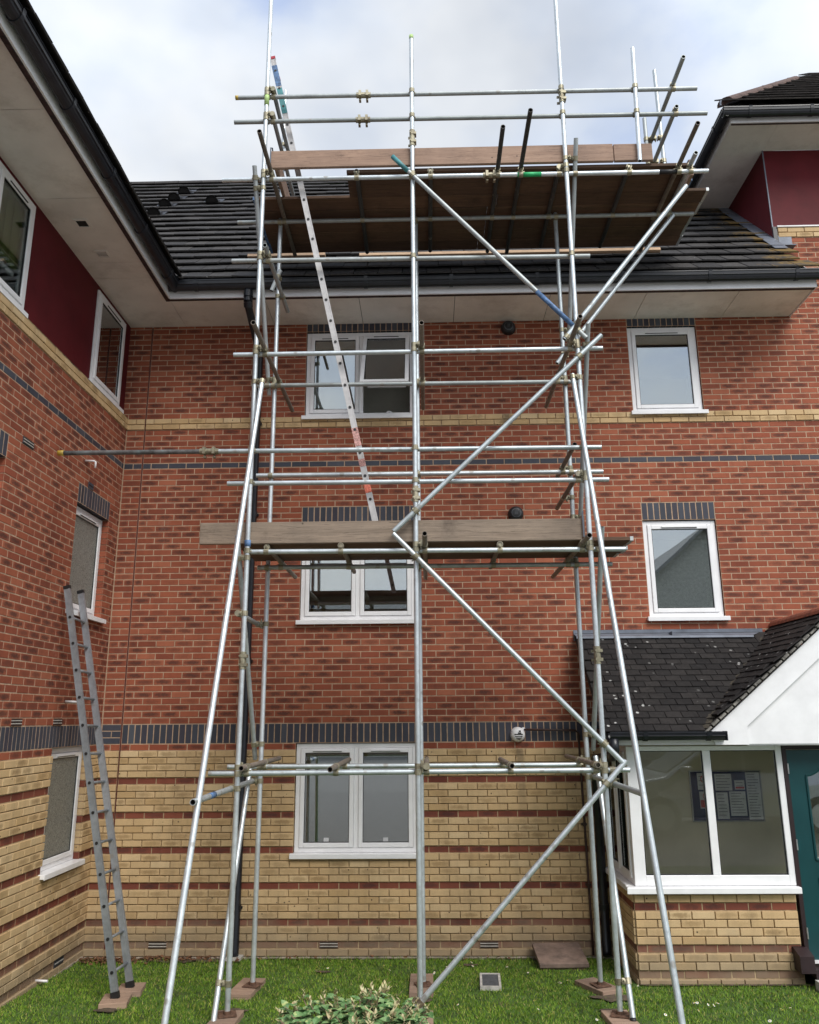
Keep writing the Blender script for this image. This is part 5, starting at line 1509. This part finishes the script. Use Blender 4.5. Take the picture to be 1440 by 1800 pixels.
for k in range(620):
    x = abs(random.gauss(0.35, 0.65)) + 0.02; y = -0.03 - abs(random.gauss(0, 0.09)) - (0.12 * random.random() if x < 0.7 else 0)
    if random.random() < 0.12: x = random.uniform(0.0, 5.0); y = -random.uniform(0.02, 0.12)
    s = random.uniform(0.012, 0.034)
    m4 = Matrix.Translation((x, y, gz(x, y) + random.uniform(0.004, 0.03))) @ Matrix.Rotation(random.uniform(0, 6.3), 4, 'Z') @ Matrix.Rotation(random.uniform(-0.8, 0.8), 4, 'X') @ Matrix.Rotation(random.uniform(-0.6, 0.6), 4, 'Y')
    pts = [(-s, 0, 0), (-0.3 * s, -0.5 * s, 0.1 * s), (0.5 * s, -0.45 * s, 0.12 * s), (s, 0, 0), (0.5 * s, 0.45 * s, 0.12 * s), (-0.3 * s, 0.5 * s, 0.1 * s)]
    lv.face([tuple(m4 @ Vector(p)) for p in pts])
dl = build('dead_leaves', lv, ['dead_leaf']); tag(dl, kind='stuff')
# strip of bare soil along the foot of the walls
sm_ = MB()
def strip(pts, w, n):
    for i in range(n):
        t0, t1 = i / n, (i + 1) / n
        a = Vector(pts[0]).lerp(Vector(pts[1]), t0); b_ = Vector(pts[0]).lerp(Vector(pts[1]), t1)
        nx = Vector((0, -1, 0)) if abs(pts[1][0] - pts[0][0]) > abs(pts[1][1] - pts[0][1]) else Vector((1, 0, 0))
        w0 = w * (0.6 + 0.6 * abs(math.sin(i * 1.7))); w1 = w * (0.6 + 0.6 * abs(math.sin((i + 1) * 1.7)))
        q = [a, b_, b_ + nx * w1, a + nx * w0]
        sm_.face([(p.x, p.y, gz(p.x, p.y) + 0.010) for p in q])
strip([(0.0, -0.02, 0), (1.8, -0.02, 0)], 0.20, 18); strip([(1.8, -0.02, 0), (5.8, -0.02, 0)], 0.055, 40); strip([(5.85, PY - 0.02, 0), (8.0, PY - 0.02, 0)], 0.05, 16)
for cx_, cy_, rr in ((5.50, -1.56, 0.17), (2.13, -1.95, 0.10), (5.41, -1.95, 0.10), (3.75, -1.62, 0.09), (2.10, -0.93, 0.08), (1.02, -1.92, 0.10), (2.75, -0.62, 0.06), (4.25, -0.35, 0.07)):
    pts_ = []
    for k in range(14):
        t = 2 * PI * k / 14; q = rr * random.uniform(0.6, 1.25); x_, y_ = cx_ + 1.2 * q * math.cos(t), cy_ + q * math.sin(t) * 0.7
        pts_.append((x_, y_, gz(x_, y_) + 0.013))
    sm_.face(pts_)
sb = build('soil', sm_, ['soil']); tag(sb, kind='structure')

# ------------------------------------------------------------------ variegated shrub
shrub = thing('shrub', 'low variegated evergreen shrub with cream tips at the bottom edge of the lawn', 'shrub', (3.30, -3.05, gz(0, -3.05)))
def leaf_mesh(l, w, curl):
    mb = MB(); n = 5
    for i in range(n):
        t0, t1 = i / n, (i + 1) / n
        def ww(t): return w * math.sin(PI * min(1, max(0, t)) ** 0.8) if 0 < t < 1 else 0.0
        def zz(t): return -curl * (t - 0.3) ** 2
        for s in (-1, 1):
            pts = [(l * t0, 0, zz(t0)), (l * t1, 0, zz(t1)), (l * t1, s * ww(t1), zz(t1) + 0.25 * ww(t1)), (l * t0, s * ww(t0), zz(t0) + 0.25 * ww(t0))]
            if s > 0: pts.reverse()
            if t0 == 0: pts = [p for k, p in enumerate(pts) if not (abs(p[1]) < 1e-9 and p[0] == 0 and k in (3,))]
            mb.face(pts)
    return mb
LG = [leaf_mesh(random.uniform(0.06, 0.115), random.uniform(0.020, 0.031), random.uniform(0.01, 0.04)).mesh('leaf', ['leaf_green']) for _ in range(6)]
LC = [leaf_mesh(random.uniform(0.035, 0.06), random.uniform(0.006, 0.010), random.uniform(-0.01, 0.02)).mesh('leaf', ['leaf_cream']) for _ in range(4)]
for me in LG + LC: me.polygons.foreach_set('use_smooth', [True] * len(me.polygons))
def shrub_top(x):  # height of the crown over x (local)
    return 0.375 - 0.34 * x * x + 0.025 * math.sin(x * 11)
tips = []
sg = MB()
for k in range(74):
    x = random.uniform(-0.62, 0.56); y = random.uniform(-0.38, 0.38)
    h = max(0.10, shrub_top(x) - 0.55 * y * y + random.uniform(-0.07, 0.04))
    b0_ = Vector((x * 0.5, y * 0.5, 0.0)); tp = Vector((x, y, h)); md_ = (b0_ + tp) / 2 + Vector((random.uniform(-.04, .04), random.uniform(-.04, .04), 0.05))
    sg.path([b0_, md_, tp], 0.0045, 5)
    tips.append((tp, (tp - md_).normalized()))
build('stems', sg, ['stem'], shrub)
def put_leaf(me, p, d, droop):
    d = d.normalized(); q = d.to_track_quat('X', 'Z')
    o = link('leaf', me, shrub, p); o.rotation_mode = 'QUATERNION'; o.rotation_quaternion = q @ Matrix.Rotation(random.uniform(-0.5, 0.5), 3, 'X').to_quaternion()
cnt = 0
for tp, d in tips:
    nleaf = 4
    for j in range(nleaf):
        a = random.uniform(0, 2 * PI); s = random.uniform(0.0, 0.16)
        dd = Vector((math.cos(a), math.sin(a), random.uniform(-0.05, 0.7)))
        put_leaf(random.choice(LG), tp - d * s, dd, 0); cnt += 1
more = MB()
def add_leaf(mesh, p, d):
    q = d.normalized().to_track_quat('X', 'Z').to_matrix().to_4x4(); q.translation = p
    b_ = len(more.v); more.v += [tuple(q @ v.co) for v in mesh.vertices]
    for f in mesh.polygons: more.f.append(tuple(b_ + i for i in f.vertices)); more.mi.append(0 if mesh in LG else 1); more.uv.append([(0, 0)] * len(f.vertices))
for tp, d in tips:
    for j in range(22):
        a = random.uniform(0, 2 * PI); s = random.uniform(0.04, 0.32)
        add_leaf(random.choice(LG), tp - d * s + Vector((random.uniform(-.08, .08), random.uniform(-.08, .08), 0)), Vector((math.cos(a), math.sin(a), random.uniform(-0.3, 0.5))))
    if random.random() < 0.5:
        for j in range(9):
            a = random.uniform(0, 2 * PI)
            add_leaf(random.choice(LC), tp + Vector((random.uniform(-.015, .015), random.uniform(-.015, .015), random.uniform(-0.03, 0.035))), Vector((math.cos(a) * 0.6, math.sin(a) * 0.6, random.uniform(0.4, 1.2))))
lo_ = build('foliage', more, ['leaf_green', 'leaf_cream'], shrub); lo_['kind'] = 'stuff'

# ------------------------------------------------------------------ houses across the forecourt, seen in the panes
def house(label, x0, x1, y0, y1, eave, ridge, gable, wall_col, nwin):
    h = thing('opposite_house', label, 'house', ((x0 + x1) / 2, (y0 + y1) / 2, 0.9), 0, 'houses across the forecourt')
    W2, D2 = (x1 - x0) / 2, (y1 - y0) / 2; e_, r_ = eave - 0.9, ridge - 0.9
    mb = MB(); mb.box(-W2, W2, -D2, D2, 0, e_)
    if gable: mb.prism([(-W2, e_), (W2, e_), (0, r_ - 0.1)], 1, -D2 + 0.01, D2 - 0.01)
    build('wall', mb, [wall_col], h)
    rf = MB(); ov = 0.35
    if gable:
        for s in (-1, 1): rf.prism([(0, r_), (s * (W2 + ov), e_ - ov * (r_ - e_) / W2), (s * (W2 + ov), e_ - ov * (r_ - e_) / W2 - 0.15), (0, r_ - 0.15)], 1, -D2 - ov, D2 + ov)
    else:
        for s in (-1, 1): rf.prism([(0, r_), (s * (D2 + ov), e_ - ov * (r_ - e_) / D2), (s * (D2 + ov), e_ - ov * (r_ - e_) / D2 - 0.15), (0, r_ - 0.15)], 0, -W2 - ov, W2 + ov)
    build('roof', rf, ['far_roof'], h)
    for i in range(nwin):
        for z in (1.0, 3.6):
            if z + 1.3 > e_: continue
            cx = -W2 + (i + 0.5) * 2 * W2 / nwin
            f = MB(); f.box(cx - 0.65, cx + 0.65, D2 + 0.002, D2 + 0.05, z, z + 1.2); wv = build('window', f, ['pvc'], h)
            g = MB(); g.box(cx - 0.57, cx - 0.04, D2 + 0.052, D2 + 0.058, z + 0.09, z + 1.11); g.box(cx + 0.04, cx + 0.57, D2 + 0.052, D2 + 0.058, z + 0.09, z + 1.11); build('pane', g, ['gasket'], wv)
M['far_roof'] = simple('far_grey_roof', (0.30, 0.30, 0.29), 0.9)
M['olive_render'] = simple('olive_render', (0.50, 0.50, 0.45), 0.9)
house('long low rendered house facing the block across the forecourt', -7.0, 7.5, -33.0, -26.0, 5.6, 8.6, False, 'olive_render', 5)
house('gable ended rendered house across the forecourt to the right', 11.0, 21.0, -34.0, -25.0, 6.2, 10.6, True, 'olive_render', 3)

# ------------------------------------------------------------------ car parked on the forecourt, mirrored in the porch panes
M['car_paint'] = simple('silver_car_paint', (0.55, 0.57, 0.60), 0.25, 0.35, 3, 0.03, None, spec=0.6)
M['car_glass'] = simple('dark_car_glass', (0.02, 0.024, 0.026), 0.08, 0, 3, 0.05, None, spec=0.7)
M['tyre'] = simple('tyre_rubber', (0.02, 0.02, 0.02), 0.85)
M['lamp_lens'] = simple('lamp_lens', (0.62, 0.64, 0.66), 0.12)
CG = gz(0, -7.2)
car = thing('parked_car', 'silver hatchback parked on the forecourt in front of the porch', 'car', (8.9, -7.2, CG))
bm_ = bmesh.new()
prof = [(-2.0, 0.30), (-2.04, 0.55), (-1.96, 0.78), (-1.15, 0.94), (-0.45, 1.40), (0.1, 1.47), (0.95, 1.44), (1.62, 1.02), (1.95, 0.92), (2.02, 0.55), (1.96, 0.30)]
secs = [(-0.84, 0.94), (-0.80, 1.0), (0.80, 1.0), (0.84, 0.94)]
rows = []
for y, k in secs:
    row = []
    for x, z in prof:
        tuck = 0.16 * max(0, (z - 0.92)) / 0.55
        yy = y * (1 - tuck) ; row.append(bm_.verts.new((x * (0.985 if abs(y) > 0.82 else 1), yy, 0.30 + (z - 0.30) * k if z > 0.3 else z)))
    rows.append(row)
for a, b in zip(rows, rows[1:]):
    for i in range(len(prof) - 1): bm_.faces.new((a[i], a[i + 1], b[i + 1], b[i]))
    bm_.faces.new((a[-1], a[0], b[0], b[-1]))
bm_.faces.new(rows[0]); bm_.faces.new(list(reversed(rows[-1])))
bmesh.ops.recalc_face_normals(bm_, faces=bm_.faces)
me = bpy.data.meshes.new('body'); bm_.to_mesh(me); me.materials.append(M['car_paint']); bod = link('body', me, car); bevel(bod, 0.05, 3)
for s in (-1, 1):
    for pts in ([(-0.98, 0.99), (-0.42, 1.35), (0.10, 1.40), (0.10, 0.99)], [(0.17, 0.99), (0.17, 1.40), (0.90, 1.37), (1.35, 1.05), (1.30, 0.99)]):
        g = MB(); g.prism([(x, z) for x, z in pts], 1, s * 0.80 - 0.03, s * 0.80 + 0.012); build('side_window', g, ['car_glass'], car)
    hl = MB(); hl.box(-2.03, -1.78, s * 0.62 - 0.15, s * 0.62 + 0.15, 0.66, 0.80); o = build('headlight', hl, ['lamp_lens'], car); bevel(o, 0.03)
    tl = MB(); tl.box(1.88, 2.03, s * 0.66 - 0.10, s * 0.66 + 0.10, 0.72, 0.92); o = build('tail_light', tl, ['sign_red'], car); bevel(o, 0.03)
    mi = MB(); mi.box(-0.92, -0.78, s * 0.93 - 0.09, s * 0.93 + 0.09, 0.98, 1.10); o = build('mirror', mi, ['car_paint'], car); bevel(o, 0.03)
    for x in (-1.28, 1.28):
        w_ = MB(); w_.cyl((0, -0.10, 0), (0, 0.10, 0), 0.31, 24); wh = build('wheel', w_, ['tyre'], car, loc=(x, s * 0.76, 0.31))
        r_ = MB(); r_.cyl((0, s * 0.101, 0), (0, s * 0.112, 0), 0.20, 16); build('rim', r_, ['steel'], wh)
ws_ = MB(); ws_.face([(-1.10, -0.66, 0.985), (-1.10, 0.66, 0.985), (-0.48, 0.60, 1.400), (-0.48, -0.60, 1.400)]); build('windscreen', ws_, ['car_glass'], car)
rs_ = MB(); rs_.face([(1.60, 0.62, 1.06), (1.60, -0.62, 1.06), (1.02, -0.58, 1.425), (1.02, 0.58, 1.425)]); build('rear_window', rs_, ['car_glass'], car)
